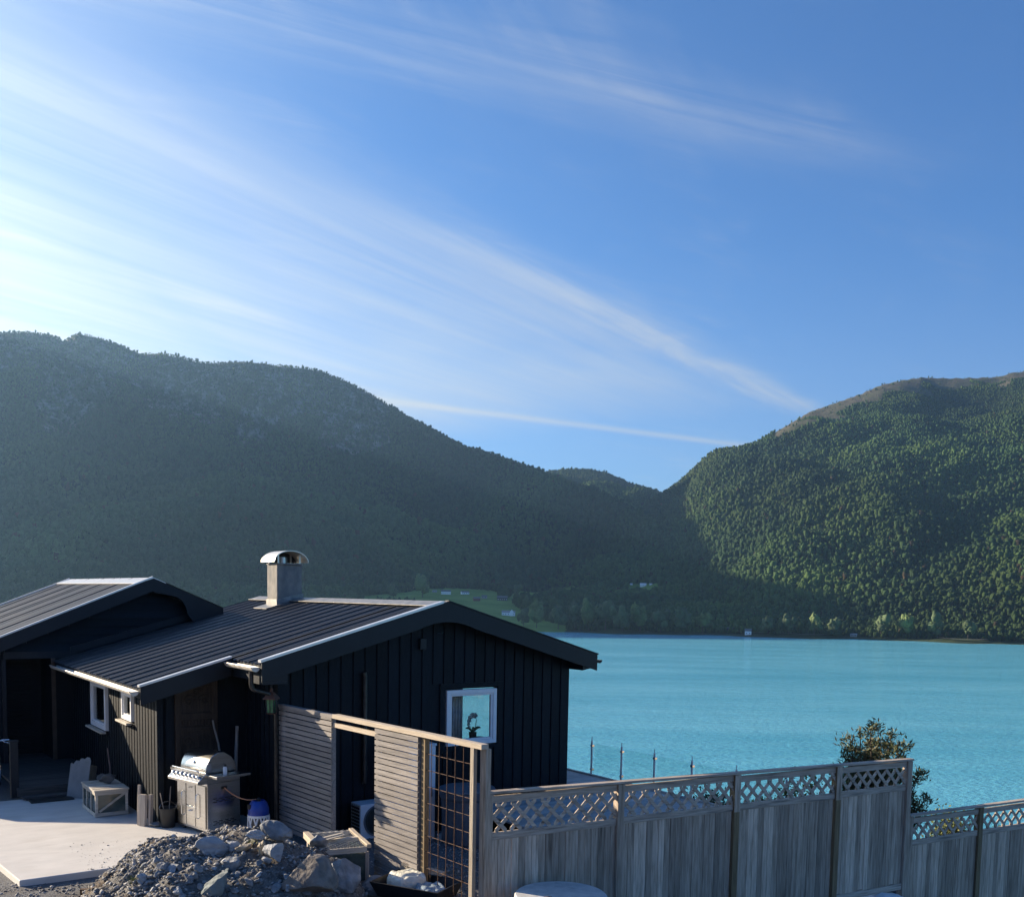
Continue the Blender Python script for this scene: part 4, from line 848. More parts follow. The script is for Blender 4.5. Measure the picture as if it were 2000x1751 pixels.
m = MB(); m.lathe([(.07, .02), (.085, .23)], 4); m.build('glazing', mat('green_lantern_glass', (.05, .16, .07), (.1, .24, .12), rough=.15, scale=14), ln)
m = MB()
for k in range(4):
    a = 6.2832*k/4; m.beam((.074*math.cos(a), .074*math.sin(a), .02), (.089*math.cos(a), .089*math.sin(a), .23), .012, .012)
    b2 = a+.785; m.beam((.056*math.cos(b2), .056*math.sin(b2), .02), (.066*math.cos(b2), .066*math.sin(b2), .23), .008, .008)
m.build('cage', DARKPLASTIC, ln)
m = MB(); m.lathe([(.14, .225), (.14, .24), (.05, .33), (.03, .34), (.025, .38), (.01, .4)], 4); m.build('roof', mat('rusty_red_tin', (.09, .04, .03), (.14, .07, .05), rough=.7), ln)
m = MB(); m.tube([(.0, 0, .4), (0, 0, .44), (.06, .03, .46), (.13, .06, .46)], .009, 6); m.build('bracket', DARKPLASTIC, ln)

def rockmesh(seed, size, cuts=9, sub=4, rough=.05):
    r = np.random.default_rng(seed); v, f = ico(sub); v = v*1.15
    for _ in range(cuts):
        nrm = r.normal(size=3); nrm /= np.linalg.norm(nrm); d = r.uniform(.5, .85); e = np.maximum(v@nrm-d, 0); v = v-e[:, None]*nrm*.97
    for k in range(3): v = v*(1+rough*.5**k*np.sin(v@r.normal(size=3)*(4*2**k)+r.uniform(0, 6)))[:, None]
    v = v/np.abs(v).max(0); return v*np.array(size)/2, f
# ------------------------------------------------------------------ patio clutter
cf = thing('cold_frame', 'small timber cold frame with glazed sides on the shaded patio', 'cold frame', W(-2.2, 2.25))
m = MB()
for x in (0, .47):
    for y in (0, .88): m.box(x, x+.04, y, y+.04, 0, .42)
for z in (0.01, .36): m.box(0, .51, -.006, .0, z, z+.06); m.box(0, .51, .92, .926, z, z+.06); m.box(-.006, 0, 0, .92, z, z+.06); m.box(.51, .516, 0, .92, z, z+.06)
m.box(-.004, .012, .3, .34, .07, .36); m.box(-.004, .012, .6, .64, .07, .36); m.beam((.06, .006, .09), (.46, .006, .36), .012, .035)
m.build('frame', PLANKX, cf)
m = MB(); m.box(.012, .02, .04, .88, .03, .38); m.box(.04, .47, .012, .02, .03, .38); m.box(.04, .47, .9, .908, .03, .38); m.box(.49, .498, .04, .88, .03, .38); m.build('glazing', mat('algae_stained_pane', (.025, .045, .045), (.07, .1, .098), scale=3, rough=.12, spec=.6, c3=(.14, .15, .13), c3scale=4, c3lo=.6, c3hi=.8), cf)
m = MB()
for i in range(7): m.box(-.02, .53, -.02+.138*i, .11+.138*i, .42, .445+.004*(i % 3))
m.build('lid_boards', PLANKX, cf, bevel=.003)
def rock(name, label, seed, size, at, rot, m, group=None, cuts=9, cat='rock', sub=4, rough=.05):
    v, f = rockmesh(seed, size, cuts, sub, rough); o = numesh(name, v, f, m); o.location = at; o.rotation_euler = rot
    for p in o.data.polygons: p.use_smooth = True
    o.data.set_sharp_from_angle(angle=R(24)); return tag(o, label, cat, group)
stm = mat('dark_beach_stone', (.05, .05, .052), (.1, .1, .1), scale=5, rough=.7, bump=.3)
rock('stone', 'larger dark rounded stone on the cold frame lid', 5, (.26, .2, .17), W(-1.86, 2.75, .53), (0, 0, .4), stm, cuts=3)
rock('stone', 'smaller dark stone left of the larger one on the cold frame', 6, (.16, .16, .14), W(-1.92, 3.02, .515), (0, 0, 1.2), stm, cuts=3)
m = MB(); m.tube([(0, 0, 0), (-.03, .0, .35), (-.02, .02, .6), (-.06, .03, .95)], [.014, .012, .012, .009], 8); o = m.build('stick', mat('reddish_stick', (.14, .1, .1), (.2, .15, .15), rough=.8), None, smooth=True); o.location = W(-1.7, 3.25, .02); o.rotation_euler = (0, 0, RZ); tag(o, 'thin reddish stick leaning on the annex wall behind the cold frame', 'stick')
sk = thing('paper_sack', 'torn grey paper sack leaning on the annex wall by the porch step', 'sack', W(-2.0, 3.85), RZ+R(38))
top = [(0, .68), (.03, .73), (.09, .74), (.13, .7), (.2, .715), (.24, .66), (.31, .67), (.36, .6), (.42, .62)]
ms_ = MB(); ms_.prism([(0, 0), (.42, 0)]+[(a, b) for a, b in top[::-1]], 0, 0, .012); o = ms_.build('front_sheet', SACK, sk, bevel=.003); o.rotation_euler = (0, R(12), 0)
ms_ = MB(); ms_.box(.013, .2, .0, .4, 0, .6); o2 = ms_.build('filling', SACKSIDE, sk, bevel=.02); o2.rotation_euler = (0, R(12), 0)
labs = ['tallest rough board standing against the annex corner', 'broad bleached board at the front of the standing boards', 'narrow bleached board at the right of the standing boards', 'narrow cracked board between the standing boards']
for i, (du, dv, wv, t, hh) in enumerate(((-.01, .2, .05, .03, .62), (.0, .0, .13, .05, .5), (.1, -.06, .05, .06, .5), (-.03, .09, .045, .045, .47))):
    m = MB(); m.box(-t/2, t/2, -wv/2, wv/2, 0, hh); o = m.build('standing_board', PLANKZ, None, bevel=.004); o.location = W(-1.72+du, 1.28+dv, .002); o.rotation_euler = (0, R(3), RZ+.5); tag(o, labs[i], 'board', 'boards standing at the annex corner')
bk = thing('bucket', 'black plastic bucket with sticks beside the grill', 'bucket', W(-1.4, 1.02))
m = MB(); m.lathe([(.1, 0), (.105, .01), (.135, .3), (.14, .3), (.14, .31), (.128, .31), (.1, .03)], 28); m.build('pail', DARKPLASTIC, bk, smooth=True)
m = MB(); m.tube([(.13*math.cos(t), .13*math.sin(t)*.3, .3+.1*math.sin(t)) for t in [math.pi*i/12 for i in range(13)]], .004, 6); m.build('handle', STEEL, bk)
for i, (dx, dy, h_) in enumerate(((.02, .03, .62), (-.03, .0, .55), (.04, -.03, .5))):
    m = MB(); m.tube([(0, 0, .05), (dx*2, dy*2, h_*.6), (dx*3.4, dy*3, h_)], .007, 6); o = m.build('twig', DRIFT, None); o.location = W(-1.4+dx*.5, 1.02+dy*.5, 0); o.rotation_euler = (0, 0, RZ); tag(o, 'thin twig standing in the black bucket', 'twig', 'twigs standing in the black bucket')
rock('paving_stone', 'flat grey stone on the patio by the black bucket', 9, (.2, .14, .08), W(-1.56, 1.12, .035), (0, 0, .9), ROCK)
for i, (lab, pts, rr) in enumerate((('slim crooked driftwood stick behind the grill lid', [(0, 0, 0), (-.02, 0, .6), (.0, 0, 1.0), (-.03, 0, 1.25), (-.09, 0, 1.5), (-.11, 0, 1.62)], .02), ('thick straight driftwood pole behind the grill lid', [(0, 0, 0), (.02, 0, .6), (.05, 0, 1.1), (.08, 0, 1.52)], .034))):
    m = MB(); m.tube(pts, [rr*(1-.35*k/len(pts)) for k in range(len(pts))], 8); o = m.build('driftwood', DRIFT, None, smooth=True); o.location = W(-.52+.17*i, 1.05-.12*i, .01); o.rotation_euler = (R(-4), 0, RZ); tag(o, lab, 'driftwood')
# bicycle at the left edge, mostly outside the picture
bi = thing('bicycle', 'bicycle handlebar leaning by the newel post at the left picture edge', 'bicycle', W(-3.42, 4.55, 0), RZ+R(75))
def wheel(cx):
    m = MB(); m.tube([(cx+.33*math.cos(t), 0, .35+.33*math.sin(t)) for t in [6.2832*i/40 for i in range(41)]], .02, 8, False); wo = m.build('wheel', DARKPLASTIC, bi, smooth=True)
    m = MB(); m.tube([(cx+.305*math.cos(t), 0, .35+.305*math.sin(t)) for t in [6.2832*i/40 for i in range(41)]], .01, 6, False)
    for k in range(18): a = 6.2832*k/18; m.tube([(cx, 0, .35), (cx+.3*math.cos(a), 0, .35+.3*math.sin(a))], .0015, 4)
    m.build('rim', CHROME, wo)
wheel(0); wheel(1.05)
m = MB(); m.tube([(0, .06, .35), (.12, .05, .72), (.16, 0, .82)], .012, 8); m.tube([(0, -.06, .35), (.12, -.05, .72), (.16, 0, .82)], .012, 8); m.tube([(.14, 0, .78), (.19, 0, .95)], .018, 8); m.build('fork', CHROME, bi, smooth=True)
m = MB(); m.tube([(.17, 0, .86), (.7, 0, .8)], .017, 8); m.tube([(.16, 0, .8), (.58, 0, .32)], .02, 8); m.tube([(.58, 0, .32), (.72, 0, .9)], .017, 8); m.tube([(.58, 0, .32), (1.05, .05, .35)], .011, 8); m.tube([(.7, 0, .8), (1.05, .05, .35)], .01, 8); m.build('frame', DARKPLASTIC, bi, smooth=True)
m = MB(); m.tube([(.2, -.3, 1.03), (.19, -.2, 1.03), (.2, 0, .98), (.19, .2, 1.03), (.2, .3, 1.03)], .012, 8); m.tube([(.19, -.19, 1.02), (.14, -.24, 1.0), (.13, -.32, .98)], .008, 6); m.build('handlebar', CHROME, bi, smooth=True)
m = MB(); m.tube([(.72, 0, .93), (.78, 0, .94)], .03, 8); m.box(.64, .86, -.06, .06, .92, .96); m.build('saddle', DARKPLASTIC, bi, bevel=.02)

# ------------------------------------------------------------------ rubble heap in front
HC = np.array([-3.45, 12.25])
def heapz(x, y):
    x = np.asarray(x, float); y = np.asarray(y, float); a = R(-18); dx = (x-HC[0])*math.cos(a)+(y-HC[1])*math.sin(a); dy = -(x-HC[0])*math.sin(a)+(y-HC[1])*math.cos(a)
    q = (np.abs(dx)/1.74)**2.3+(np.abs(dy)/np.where(dy > 0, 1.05, 1.9))**2.1
    h = .74*np.clip(1-q, 0, 1)**.62
    n = .05*np.sin(x*5+y*3)+.03*np.sin(x*9.3-y*7.1+1)+.014*np.sin(x*17+y*13)+.008*np.sin(x*29-y*23)
    return gz(x, y)-.03+h+n*np.clip(h*3, 0, 1)
def build_heap():
    xs = np.arange(-5.7, -1.2, .035); ys = np.arange(9.9, 13.8, .035); X, Y = np.meshgrid(xs, ys, indexing='ij'); Z = heapz(X, Y)+rng.normal(size=X.shape)*.009*(heapz(X, Y) > gz(X, Y)); idx = np.arange(X.size).reshape(X.shape)
    f = np.stack([idx[:-1, :-1], idx[1:, :-1], idx[1:, 1:], idx[:-1, 1:]], -1).reshape(-1, 4)
    o = numesh('rubble_heap', np.stack([X, Y, Z], -1).reshape(-1, 3), f, SOIL); tag(o, 'heap of earth and crushed stone at the patio edge', 'rubble heap', kind='stuff')
build_heap()
def stones(name, n, pick, zf, smin, smax, label, m=CHIPS):
    r = np.random.default_rng(len(name)+n); V_, F_ = [], []; off = 0
    bases = []
    for k in range(6):
        v, f = rockmesh(300+k, (2, r.uniform(1.1, 1.7), r.uniform(.6, 1.1)), 7, 1, .12); bases.append((v, f))
    for i in range(n):
        x, y = pick(r); s_ = smin*(smax/smin)**(r.random()**2.2); v, f = bases[i % 6]
        e = Matrix.Rotation(r.uniform(0, 6.28), 3, 'Z') @ Matrix.Rotation(r.uniform(-.7, .7), 3, 'X') @ Matrix.Rotation(r.uniform(-.7, .7), 3, 'Y')
        V_.append((v@np.array(e).T)*s_+np.array([x, y, float(zf(x, y))+s_*.25])); F_.append(f+off); off += len(v)
    o = numesh(name, np.concatenate(V_), np.concatenate(F_), m); return tag(o, label, 'stones', kind='stuff')
def pick_heap(r):
    while True:
        x, y = r.uniform(-5.6, -1.3), r.uniform(10.2, 13.5)
        if heapz(x, y)-gz(x, y) > .02 and r.random() < .3+.7*(x < -3.5)*(.5+.5*math.sin(x*7+y*5))+.25*(y > 12.6): return x, y
stones('heap_gravel', 8500, pick_heap, heapz, .007, .05, 'loose stone chips covering the rubble heap')
def pick_front(r): return r.uniform(-7.6, -3.6), r.uniform(9.9, 12.45)
stones('loose_gravel', 2600, lambda r: pick_front(r), gz, .008, .035, 'loose gravel on the ground before the patio')
def pick_enc(r):
    while True:
        u, v = r.uniform(.35, 3.4), r.uniform(-4.9, -.4); 
        if u > ul(v)+.1: q = W(u, v); return q[0], q[1]
stones('enclosure_gravel', 2400, pick_enc, gz, .012, .034, 'coarse grey gravel behind the screen')
def pick_patio(r):
    u, v = -3.0+r.random()*2.6, -.9+r.random()**2*1.6; q = W(u, v); return q[0], q[1]
stones('patio_grit', 420, pick_patio, lambda x, y: 0.0, .004, .016, 'scattered grit on the patio beside the heap')
def on_heap(px, py, lift=0):                                # where a photo pixel's sight line meets the heap
    d = ray(px, py); d = d/d[1]
    for yy in np.arange(9.6, 14.2, .01):
        p = CP+d*yy
        if p[2] <= heapz(p[0], p[1])+lift: return float(p[0]), float(p[1]), float(heapz(p[0], p[1]))
    p = CP+d*12; return float(p[0]), float(p[1]), float(gz(p[0], p[1]))
def hrock(px, py, label, seed, size, rot, m, lift=.0, **k):
    x, y, z = on_heap(px, py); return rock('boulder', label, seed, [q*1.12 for q in size], (x, y, z+lift+.25*min(size)), rot, m, **k)
hrock(598, 1735, 'big brown boulder half buried in the right flank of the heap', 21, (.62, .62, .56), (.2, .1, .4), BROWNROCK, -.02, cuts=8)
hrock(417, 1668, 'flat streaked blue-grey boulder near the crest of the heap', 22, (.4, .24, .26), (.5, .1, .2), PALEROCK, .02)
hrock(535, 1677, 'wedge-shaped pale blue boulder above the big brown one', 23, (.22, .2, .26), (.3, .3, .5), PALEROCK, .03)
hrock(415, 1738, 'long slanting slab of grey-green rock at the bottom of the heap', 24, (.5, .17, .24), (.1, -.72, -.15), mat('green_grey_rock', (.12, .15, .15), (.2, .235, .235), scale=4, rough=.85, bump=.6, bdist=.03), .0, cuts=12)
hrock(546, 1640, 'angular grey block on the crest before the gas bottle', 25, (.46, .3, .24), (.1, .38, .1), ROCK, .04, cuts=13)
hrock(505, 1640, 'small pale rock left of the angular crest block', 26, (.28, .2, .14), (0, .1, .3), PALEROCK, .02)
hrock(453, 1694, 'crumbly grey rock below the flat streaked boulder', 27, (.2, .16, .2), (0, .2, .1), ROCK, .0)
hrock(455, 1658, 'split pale rock right of the flat streaked boulder', 28, (.19, .15, .14), (.2, .2, .9), PALEROCK, .02)
hrock(477, 1662, 'long sandy-coloured rock among the crest chips', 29, (.2, .1, .09), (.1, -.4, .1), mat('sandy_rock', (.32, .26, .18), (.44, .37, .27), rough=.85, bump=.5), .03)
hrock(510, 1668, 'thin upright ochre-edged stone beside the wedge boulder', 30, (.1, .1, .22), (.2, .35, .1), MATS['sandy_rock'], .03)
hrock(622, 1655, 'pale rounded rock against the mesh crate', 31, (.24, .2, .2), (0, 0, .3), MATS['grey_rock'], .04)
hrock(345, 1634, 'pale rock at the left end of the crest', 32, (.26, .18, .13), (0, 0, .4), PALEROCK, .02)
hrock(668, 1728, 'dark rough boulder at the right foot of the heap', 33, (.5, .45, .4), (.1, .2, .7), ROCK, .0)
hrock(740, 1748, 'low dark boulder beside the plastic tray', 34, (.42, .36, .28), (.1, .1, .2), ROCK, .02)
for i in range(48):
    px, py = random.uniform(270, 660), random.uniform(1660, 1750)
    if py < 1640+abs(px-450)*.32: py = 1665+abs(px-450)*.32
    s_ = random.uniform(.07, .12)+.1*random.random()**4; hrock(px, py, 'small angular grey stone lying loose on the heap', 60+i, (s_, s_*.8, s_*.6), (random.random(), random.random(), random.uniform(0, 6)), random.choice((ROCK, PALEROCK, ROCK)), .02, group='loose stones on the heap', sub=3)
for i, (px, py) in enumerate(((488, 1652), (262, 1722), (655, 1668))):
    x, y, z = on_heap(px, py); r = np.random.default_rng(i+70); V_ = []; F_ = []
    for k in range(46):
        a = r.uniform(0, 6.28); l = r.uniform(.05, .13); o_ = r.normal(size=2)*.025; d = np.array([math.cos(a)*.5, math.sin(a)*.5, 1]); sdv = np.array([-math.sin(a), math.cos(a), 0])*.004; b_ = np.array([o_[0], o_[1], 0]); j = len(V_)
        V_ += [b_-sdv, b_+sdv, b_+d*l*.6+sdv*.7, b_+d*l+np.array([math.cos(a), math.sin(a), -.3])*l*.3, b_+d*l*.6-sdv*.7]; F_.append((j, j+1, j+2, j+3, j+4))
    m = MB(); m.add(V_, F_); o = m.build('weed_tuft', SHRUBM, None); o.location = (x, y, z-.01); tag(o, ('yellowish weed tuft on the crest of the heap', 'weed tuft at the left foot of the heap', 'weed tuft on the right flank of the heap near the crate')[i], 'weed')
# mesh crate
cr = thing('mesh_crate', 'open timber crate with wire mesh lid behind the heap', 'crate', (-2.33, 13.12, float(gz(-2.3, 12.9))), RZ-R(12)) # local x away right, y along
hgt = .36-float(gz(-2.3, 12.9))+.05
LX_, LY_ = .62, .98
m = MB(); m.box(-LX_/2-.05, -LX_/2+.03, -LY_/2, LY_/2, hgt-.09, hgt); m.build('rim_beam', PALEY, cr, bevel=.004)
m = MB(); m.box(LX_/2-.03, LX_/2+.03, -LY_/2, LY_/2, hgt-.05, hgt); m.build('rim_beam', PALEY, cr, bevel=.004)
m = MB(); m.box(-LX_/2+.03, LX_/2-.03, -LY_/2, -LY_/2+.04, hgt-.1, hgt-.03); m.box(-LX_/2+.03, LX_/2-.03, LY_/2-.04, LY_/2, hgt-.1, hgt-.03); m.box(-LX_/2+.03, LX_/2-.03, -.03, .03, hgt-.06, hgt-.01); m.build('cross_rail', PLANKX, cr)
for x in (-LX_/2+.0, LX_/2-.05):
    for y in (-LY_/2, LY_/2-.05): m = MB(); m.box(x, x+.05, y, y+.05, 0, hgt-.1); m.build('leg', PLANKZ, cr)
m = MB(); m.box(-LX_/2+.05, LX_/2-.05, -LY_/2+.01, -LY_/2+.016, .02, hgt-.11); m.box(-LX_/2+.01, -LX_/2+.016, -LY_/2+.05, LY_/2-.05, .05, hgt-.11); m.box(LX_/2-.02, LX_/2-.014, -LY_/2+.05, LY_/2-.05, .05, hgt-.11); m.build('glazing', MATS['algae_stained_pane'], cr)
m = MB()
for i in range(-30, 31):
    for s_ in (1, -1):
        x0, x1 = -LX_/2+.03, LX_/2-.03; y0 = i*.085; y1 = y0+s_*(x1-x0)
        a, b = max(-LY_/2, min(y0, y1)), min(LY_/2, max(y0, y1))
        if b-a < .03: continue
        ta, tb = (a-y0)/(y1-y0), (b-y0)/(y1-y0)
        m.tube([(x0+(x1-x0)*ta, a, hgt-.02+.004*s_), (x0+(x1-x0)*tb, b, hgt-.02+.004*s_)], .0026, 4, False)
m.build('wire_mesh', mat('galvanised_wire', (.45, .44, .4), (.55, .54, .5), rough=.4, metal=.6), cr)
for i, (a, b) in enumerate(((-.12, .02), (-.04, .08))):
    m = MB(); m.beam((-.2, a, 0), (.1, b+.02, .01), .045, .015); o = m.build('loose_lath', PLANKX, None); o.location = (-2.33, 13.12, float(gz(-2.3, 12.9))+hgt+.01+.012*i); o.rotation_euler = (0, 0, RZ-R(12)); tag(o, ('front', 'rear')[i]+' one of two short laths lying on the mesh crate lid', 'lath')
# plastic tray with sack and offcut
tx, ty = -1.15, 12.12; tz = float(gz(tx, ty))
tr = thing('mortar_tray', 'black plastic mortar tray on the ground by the screen foot', 'tray', (tx, ty, tz+.03), RZ-R(62))
m = MB(); a, b, h_ = .5, .33, .2
o_ = [(-a+.08, -b+.08, 0), (a-.08, -b+.08, 0), (a-.08, b-.08, 0), (-a+.08, b-.08, 0), (-a, -b, h_), (a, -b, h_), (a, b, h_), (-a, b, h_), (-a+.025, -b+.025, h_), (a-.025, -b+.025, h_), (a-.025, b-.025, h_), (-a+.025, b-.025, h_), (-a+.09, -b+.09, .015), (a-.09, -b+.09, .015), (a-.09, b-.09, .015), (-a+.09, b-.09, .015)]
m.add(o_, [(3, 2, 1, 0)]+[(i, (i+1) % 4, 4+(i+1) % 4, 4+i) for i in range(4)]+[(4+i, 4+(i+1) % 4, 8+(i+1) % 4, 8+i) for i in range(4)]+[(8+i, 8+(i+1) % 4, 12+(i+1) % 4, 12+i) for i in range(4)]+[(12, 13, 14, 15)]); m.build('tub', DARKPLASTIC, tr, bevel=.006)
def pillow(name, label, at, size, rz, m, seed):
    v, f = ico(4); v = v.copy(); r = np.random.default_rng(seed); v = np.sign(v)*np.abs(v)**.6
    v = v*np.array(size)/2
    v[:, 2] += .016*np.sin(v[:, 0]*50+v[:, 1]*18)*(v[:, 2] > 0)+.01*np.sin(v[:, 1]*60)
    o = numesh(name, v, f, m); o.location = at; o.rotation_euler = (0, 0, rz)
    for p in o.data.polygons: p.use_smooth = True
    return tag(o, label, 'bag')
pillow('plastic_bag', 'crumpled white plastic bag heaped in the mortar tray', (tx-.14, ty+.08, tz+.19), (.46, .42, .24), .5, mat('white_plastic_bag', (.55, .55, .48), (.72, .72, .64), rough=.4, bump=.8, bscale=16, bdist=.03), 3)
pillow('plastic_bag', 'flat clear-blue plastic bag at the near end of the mortar tray', (tx+.18, ty-.16, tz+.15), (.36, .36, .14), .2, mat('bluish_plastic_bag', (.2, .27, .33), (.32, .38, .43), rough=.25, bump=.8, bscale=14, bdist=.03), 4)
m = MB(); m.box(-.3, .3, -.045, .045, 0, .045); o = m.build('timber_offcut', PALEX, None, bevel=.004); o.location = (tx+.05, ty+.27, tz+.29); o.rotation_euler = (0, R(6), RZ-R(62)); tag(o, 'pale timber offcut lying across the mortar tray', 'timber offcut')
# round cast table top / well cover
wc = thing('well_cover', 'round pale concrete well cover in front of the lattice fence', 'well cover', (.605, 11.1, .0), 0)
m = MB(); m.lathe([(.47, -.55), (.5, -.5), (.5, .16), (.47, .18)], 72); m.build('ring', TABLESTONE, wc, smooth=True)
m = MB(); m.lathe([(.52, .185), (.535, .2), (.535, .285), (.52, .3), (.01, .304)], 72); m.build('lid', TABLESTONE, wc, smooth=True)
m = MB(); m.add([(0, 0, 0), (.09, .02, 0), (.1, .035, 0), (.05, .03, 0), (.005, .012, 0)], [(0, 1, 2, 3, 4)]); o = m.build('dry_leaf', mat('brown_leaf', (.3, .17, .06), (.38, .22, .09), rough=.8), None); o.location = (.4, 10.95, .312); tag(o, 'small brown dry leaf on the round well cover', 'leaf'); md = o.modifiers.new('thick', 'SOLIDIFY'); md.thickness = .003
# rusty bracket on the ground
rx, ry = [float(q) for q in (CP+ray(182, 1748)/ray(182, 1748)[1]*11.9)[:2]]
ib = thing('iron_bracket', 'rusty iron bracket on the gravel at the left foot of the heap', 'iron bracket', (rx, ry, float(gz(rx, ry))), .1)
m = MB(); m.box(-.15, .15, -.03, .03, .1, .115); m.build('bar', RUST, ib); m = MB(); m.box(-.015, .015, -.02, .02, 0, .099); m.box(-.15, -.135, -.02, .02, 0, .099); m.build('leg', RUST, ib)
# white sheet under the fence end
def sheet():
    n = 30; V_ = []; F_ = []
    for i in range(n+1):
        for j in range(n+1):
            x = -1.1+1.75*i/n; y = -1.0+1.7*j/n; V_.append((x, y, .05+.05*math.sin(x*5+y*2)+.04*math.sin(y*9-x*3)+.02*math.sin(x*19+y*11)))
    F_ = [(i*(n+1)+j, (i+1)*(n+1)+j, (i+1)*(n+1)+j+1, i*(n+1)+j+1) for i in range(n) for j in range(n)]
    m = MB(); m.add(V_, F_); o = m.build('plastic_sheet', PLASTICSHEET, None, smooth=2); q = W(7.0, -6.15); o.location = (q[0], q[1], float(gz(q[0], q[1]))+.04); o.rotation_euler = (0, 0, FR)
    md = o.modifiers.new('thick', 'SOLIDIFY'); md.thickness = .008
    tag(o, 'crumpled white plastic sheet on the ground under the right end of the tall fence', 'plastic sheet')
sheet()

# ------------------------------------------------------------------ near plants
def leaves(n, centre, spread, size, seed, thin=.25):
    r = np.random.default_rng(seed); V_ = np.empty((n, 4, 3)); c = np.asarray(centre)
    if c.ndim == 1: p = c+r.normal(size=(n, 3))*np.asarray(spread)
    else: p = c[r.integers(0, len(c), n)]+r.normal(size=(n, 3))*np.asarray(spread)
    d = r.normal(size=(n, 3)); d[:, 2] = np.abs(d[:, 2])*.8+.2; d /= np.linalg.norm(d, axis=1)[:, None]
    s_ = np.cross(d, r.normal(size=(n, 3))); s_ /= np.linalg.norm(s_, axis=1)[:, None]; L_ = size*r.uniform(.6, 1.3, n)[:, None]
    V_[:, 0] = p; V_[:, 1] = p+d*L_*.5+s_*L_*thin; V_[:, 2] = p+d*L_; V_[:, 3] = p+d*L_*.5-s_*L_*thin
    return V_.reshape(-1, 3), np.arange(4*n).reshape(n, 4)
def plant(name, label, cat, base, tips, seed, n, size, spread, m, trunk=.05, group=None, thin=.25):
    r = np.random.default_rng(seed); t = thing(name, label, cat, base, 0, group)
    mb = MB(); cs = []
    for tp in tips:
        tp = np.array(tp, float); mid = tp*np.array([.35, .35, .5])+r.normal(size=3)*.06; pts = [np.zeros(3), mid, tp*.85+r.normal(size=3)*.03, tp]
        mb.tube([tuple(q) for q in pts], [trunk, trunk*.6, trunk*.3, trunk*.12], 6)
        for k in np.linspace(.5, 1.0, 7): cs.append(tp*k+r.normal(size=3)*np.asarray(spread)*.7+np.array([0, 0, -.02]))
    mb.build('branches', BARK, t)
    v, f = leaves(n, np.array(cs), spread, size, seed, thin); o = numesh('foliage', v, f, m); o.parent = t
    return t
def atd(px, py, d): q = CP+ray(px, py)*d; return q
tb = np.array([6.05, 16.3, -1.5])
tips = []
for px, py in ((1655, 1462), (1665, 1440), (1680, 1430), (1695, 1450), (1700, 1425), (1715, 1422), (1720, 1450), (1742, 1436), (1735, 1458), (1768, 1460), (1755, 1470), (1690, 1475), (1660, 1482), (1710, 1480), (1740, 1480), (1795, 1510), (1788, 1530), (1806, 1562), (1790, 1570), (1780, 1585), (1650, 1510), (1640, 1530), (1670, 1520), (1700, 1520), (1730, 1510), (1760, 1520)):
    tips.append(atd(px, py, 16+random.uniform(-.5, .7))-tb)
plant('pine_tree', 'young pine with browning needles behind the tall lattice fence', 'tree', tuple(tb), tips, 5, 16500, .095, (.06, .06, .05), NEEDLE, .05, thin=.12)
for i, (px, py, d, h_, lab) in enumerate(((1560, 1548, 16, 1.3, 'yellow-green shrub behind the third lattice bay left of the pine'), (1870, 1610, 19.5, 1.0, 'yellow-green shrub behind the low lattice fence'), (1340, 1575, 19.5, .8, 'low green shrub beyond the deck edge behind the second lattice bay'), (1405, 1560, 19, .7, 'small green shrub beyond the deck edge near the fourth railing post'), (1960, 1640, 21, .9, 'green shrub behind the second bay of the low fence'))):
    top = atd(px, py-18, d); base = top-np.array([0, 0, h_+.5]); r = np.random.default_rng(i); tips = [np.array([r.normal()*.24, r.normal()*.2, h_*r.uniform(.65, 1.12)+.3]) for _ in range(14)]
    plant('shrub', lab, 'shrub', tuple(float(q) for q in base), tips, 30+i, 5200, .07, (.09, .09, .1), SHRUBM if i < 2 else mat('green_shrub_leaf_%s' % ('a', 'b', 'c', 'd', 'e')[i], (.03, .055, .015), (.065, .1, .03), scale=4, rough=.65, island=.4), .02)

# ------------------------------------------------------------------ far houses and shore trees
def far_house(label, px, py, wpx, wall, roofm, hr=.42, rz=0, wing=False, cat='house', flat=False, name='farmhouse'):
    x, y, z, r = hit(px, py); wd = wpx/F*r; hw = wd*hr; dp = wd*.55
    t = thing(name, label, cat, (x, y, z-1.0), -math.atan2(x, y)+rz)
    m = MB(); m.box(-wd/2, wd/2, -dp/2, dp/2, 0, hw*.62+1)
    if not flat: m.prism([(-dp/2, hw*.62+1), (dp/2, hw*.62+1), (0, hw+1)], 0, -wd/2, wd/2)
    if wing: m.box(wd*.1, wd*.38, -dp/2-wd*.12, -dp/2, 0, hw*.8+1); m.prism([(wd*.1, hw*.8+1), (wd*.38, hw*.8+1), (wd*.24, hw*1.25+1)], 1, -dp/2-wd*.12, 0)
    m.build('wall', wall, t)
    m = MB(); e = .3
    if flat: m.box(-wd/2-.5, wd/2+.5, -dp/2-.5, dp/2+.5, hw*.62+1.02, hw*.62+1.35)
    else:
        for s_ in (1, -1): m.prism([(s_*(dp/2+e), hw*.62+1-.15), (0, hw+1+.05), (0, hw+1+.3), (s_*(dp/2+e), hw*.62+1+.12)], 0, -wd/2-e, wd/2+e)
    m.build('roof', roofm, t)
    k = max(2, int(wd/3.2))
    for i in range(k):
        cx = -wd/2+wd*(i+.5)/k
        m = MB(); m.box(cx-.55, cx+.55, -dp/2-.06, -dp/2-.01, 1.9, min(3.1, hw*.62+.8)); m.build('window', FARDARK if wall is not FARDARK else FARWHITE, t)
    return t
far_house('long white farmhouse highest at the left on the far fields', 871, 1160, 19, FARWHITE, FARROOF, .42)
far_house('white farmhouse with annexe right of the long one', 908, 1160, 15, FARWHITE, FARROOF, .4, .3)
far_house('dull red barn below the two white farmhouses', 931, 1173, 13, FARRED, FARROOF, .6, .2, cat='barn', name='barn')
